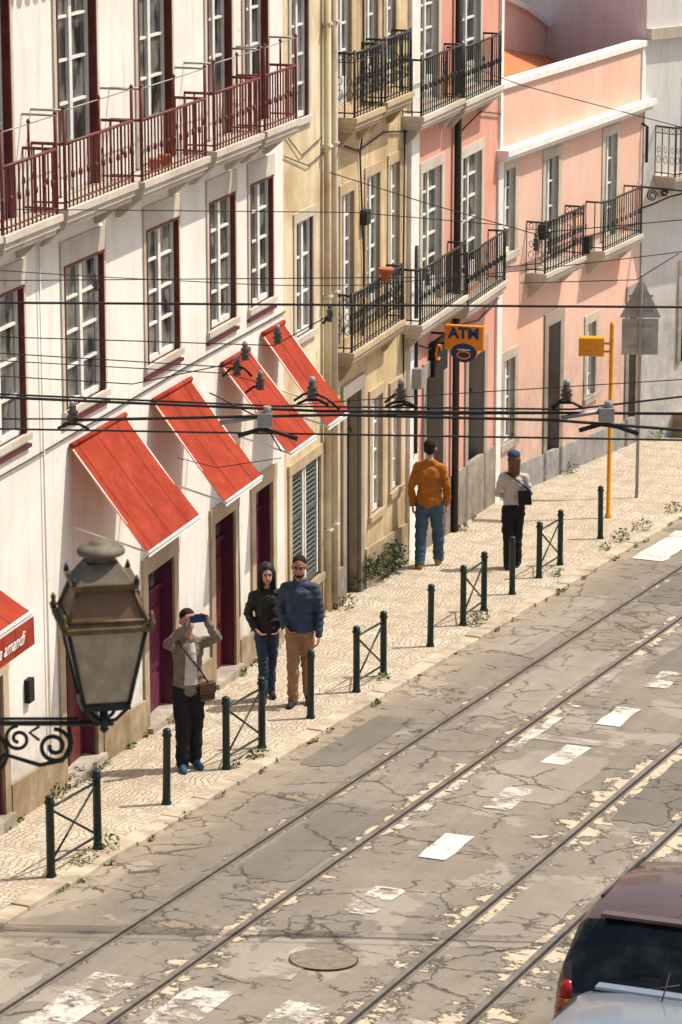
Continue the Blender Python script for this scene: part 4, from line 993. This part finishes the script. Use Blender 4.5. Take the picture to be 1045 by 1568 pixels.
# ------------------------------------------------------------------ cars (local y = forward)
def car(name,loc,paint,L=3.9,W=1.74,Hh=1.52,rev=False,lampz=.90,roofw=1.0):
    e=empty(name,(loc[0],loc[1],gz(loc[1])-.05))
    e.rotation_euler=(math.atan(-G),0,0) if not rev else (math.atan(G),0,math.pi)
    hw=W/2; q_=roofw
    st=[(0.0,.80,.55,.62,.60,.64),(.04,.95,.90,.95,.88,.97),(.14,1,.97,1.0,.84*q_,1.18),(.36,1,.99,1.0,.79*q_,1.46),(.66,1,1,.99,.79*q_,1.52),(1.4,1,1,.98,.79*q_,1.54),(2.0,1,1,.97,.77*q_,1.50),(2.45,1,1,.97,.72*q_,1.34),(2.95,1,.98,.96,.80,1.0),(3.5,.97,.93,.86,.78,.90),(3.8,.88,.82,.72,.66,.74),(3.92,.72,.66,.55,.55,.57)]
    b=MB(); rings=[]
    for (y,a,bb,bz,r_,rz_) in st:
        y=y*L/3.92; s_=Hh/1.53
        zq=.60 if bz>.6 else bz*.9
        rings.append([(-hw*a*.94,y,.22),(-hw*a,y,.34),(-hw*a*1.01,y,zq),(-hw*bb,y,bz*s_),(-hw*r_,y,(bz+(rz_-bz)*.88)*s_),(-hw*r_*.92,y,rz_*s_),(-hw*r_*.45,y,(rz_+.035)*s_),
                      (hw*r_*.45,y,(rz_+.035)*s_),(hw*r_*.92,y,rz_*s_),(hw*r_,y,(bz+(rz_-bz)*.88)*s_),(hw*bb,y,bz*s_),(hw*a*1.01,y,zq),(hw*a,y,.34),(hw*a*.94,y,.22)])
    n=14
    F=[]; M=[]
    for i in range(len(rings)-1):
        for k in range(n-1):
            F.append((i*n+k,i*n+k+1,(i+1)*n+k+1,(i+1)*n+k)); g=0
            if k in (3,9) and 3<=i<=7: g=1
            if k in (5,6,7) and i in (1,2): g=1
            if k in (4,8) and i==2: g=1
            if k in (5,6,7) and i in (6,7): g=1
            M.append(g)
        F.append((i*n+n-1,i*n,(i+1)*n,(i+1)*n+n-1)); M.append(2)
    F.append(tuple(range(n))[::-1]); M.append(0); F.append(tuple((len(rings)-1)*n+k for k in range(n))); M.append(0)
    b.v=[p for r_ in rings for p in r_]; b.f=F; b.names=[paint,'car_glass','rubber_black']; b.m=M; b.sm=[True]*len(F)
    o=b.obj('body',e)
    md=o.modifiers.new('bv','BEVEL'); md.width=.025; md.segments=3; md.limit_method='ANGLE'; md.angle_limit=R(22)
    b=MB()
    for y in (.72,3.12):
        for sx in (-1,1):
            x=sx*(hw-.09); b.tube([(x-.10*sx,y,.30),(x+.10*sx,y,.30)],.31,'rubber_black',24); b.tube([(x+.10*sx,y,.30),(x+.105*sx,y,.30)],.20,'grey_metal',16)
    b.obj('wheels',e)
    b=MB()
    for sx in (-1,1):
        b.lathe((sx*(hw-.13),.10,lampz),[(.03,-.20),(.08,-.12),(.095,-.02)],'tail_lamp_red',14); b.lathe((sx*(hw-.13),.10,lampz),[(.095,-.018),(.09,.03),(.08,.06)],'tail_lamp_amber',14); b.lathe((sx*(hw-.13),.10,lampz),[(.08,.062),(.07,.14),(.03,.20)],'tail_lamp_red',14)
        b.hexa([(sx*(hw+.02),2.3,.98),(sx*(hw+.19),2.33,1.0),(sx*(hw+.19),2.45,1.0),(sx*(hw+.02),2.45,.98),(sx*(hw+.02),2.3,1.10),(sx*(hw+.17),2.33,1.14),(sx*(hw+.17),2.45,1.14),(sx*(hw+.02),2.45,1.10)],paint)
    b.box(-.26,.26,-.02,.02,.55,.66,'white_trim'); b.box(-hw*.85,hw*.85,-.05,.08,.30,.48,'rubber_black')
    s_=Hh/1.53
    b.tube([(-.35,.05,1.02*s_),(.1,.10,1.12*s_)],.012,'rubber_black',6)
    b.tube([(.0,.60,1.54*s_),(.0,.40,1.72*s_)],.006,'rubber_black',5)
    b.box(-hw*.66,hw*.66,.30,.42,1.50*s_,1.525*s_,paint)
    for sx in (-1,1): b.tube([(sx*hw*.72*q_,.75,1.53*s_),(sx*hw*.72*q_,2.0,1.52*s_)],.014,'rubber_black',6)
    b.obj('lights_and_trim',e)
    return e
car('parked_hatchback_car',(-6.18,23.05),'car_paint_dark',Hh=1.64,W=1.88,lampz=.93,roofw=1.10)
car('parked_silver_car',(-5.95,22.70),'car_paint_silver',L=3.95,Hh=1.40,W=1.74,rev=True,lampz=.85)

# ------------------------------------------------------------------ light, sky, camera
w=bpy.data.worlds.new("World"); scene.world=w; w.use_nodes=True; nt=w.node_tree
sky=nt.nodes.new('ShaderNodeTexSky'); sky.sky_type='NISHITA'; sky.sun_disc=False; sky.sun_elevation=R(58); sky.sun_rotation=R(50); sky.air_density=1.0; sky.dust_density=5.0
bg=nt.nodes['Background']; nt.links.new(sky.outputs[0],bg.inputs['Color']); bg.inputs['Strength'].default_value=.13
el,az=R(58),R(50)
sd=Vector((math.sin(az)*math.cos(el),math.cos(az)*math.cos(el),math.sin(el)))
sl=bpy.data.lights.new('sun','SUN'); sl.energy=4.9; sl.angle=R(.5); sl.color=(1,.905,.765)
so=bpy.data.objects.new('sun',sl); scene.collection.objects.link(so); so.rotation_euler=sd.to_track_quat('Z','Y').to_euler()
cam=bpy.data.cameras.new('camera'); co=bpy.data.objects.new('camera',cam); scene.collection.objects.link(co); scene.camera=co
cam.sensor_fit='VERTICAL'; cam.sensor_height=36; cam.sensor_width=24; cam.lens=36*5000/1568; cam.clip_end=2000; cam.clip_start=.5
P=math.atan(1234/5000); co.location=(0,0,9.23); co.rotation_euler=(R(90)-P,0,R(21))
cam.dof.use_dof=True; cam.dof.focus_distance=38; cam.dof.aperture_fstop=5
scene.view_settings.view_transform='Standard'; scene.view_settings.look='None'; scene.view_settings.exposure=0
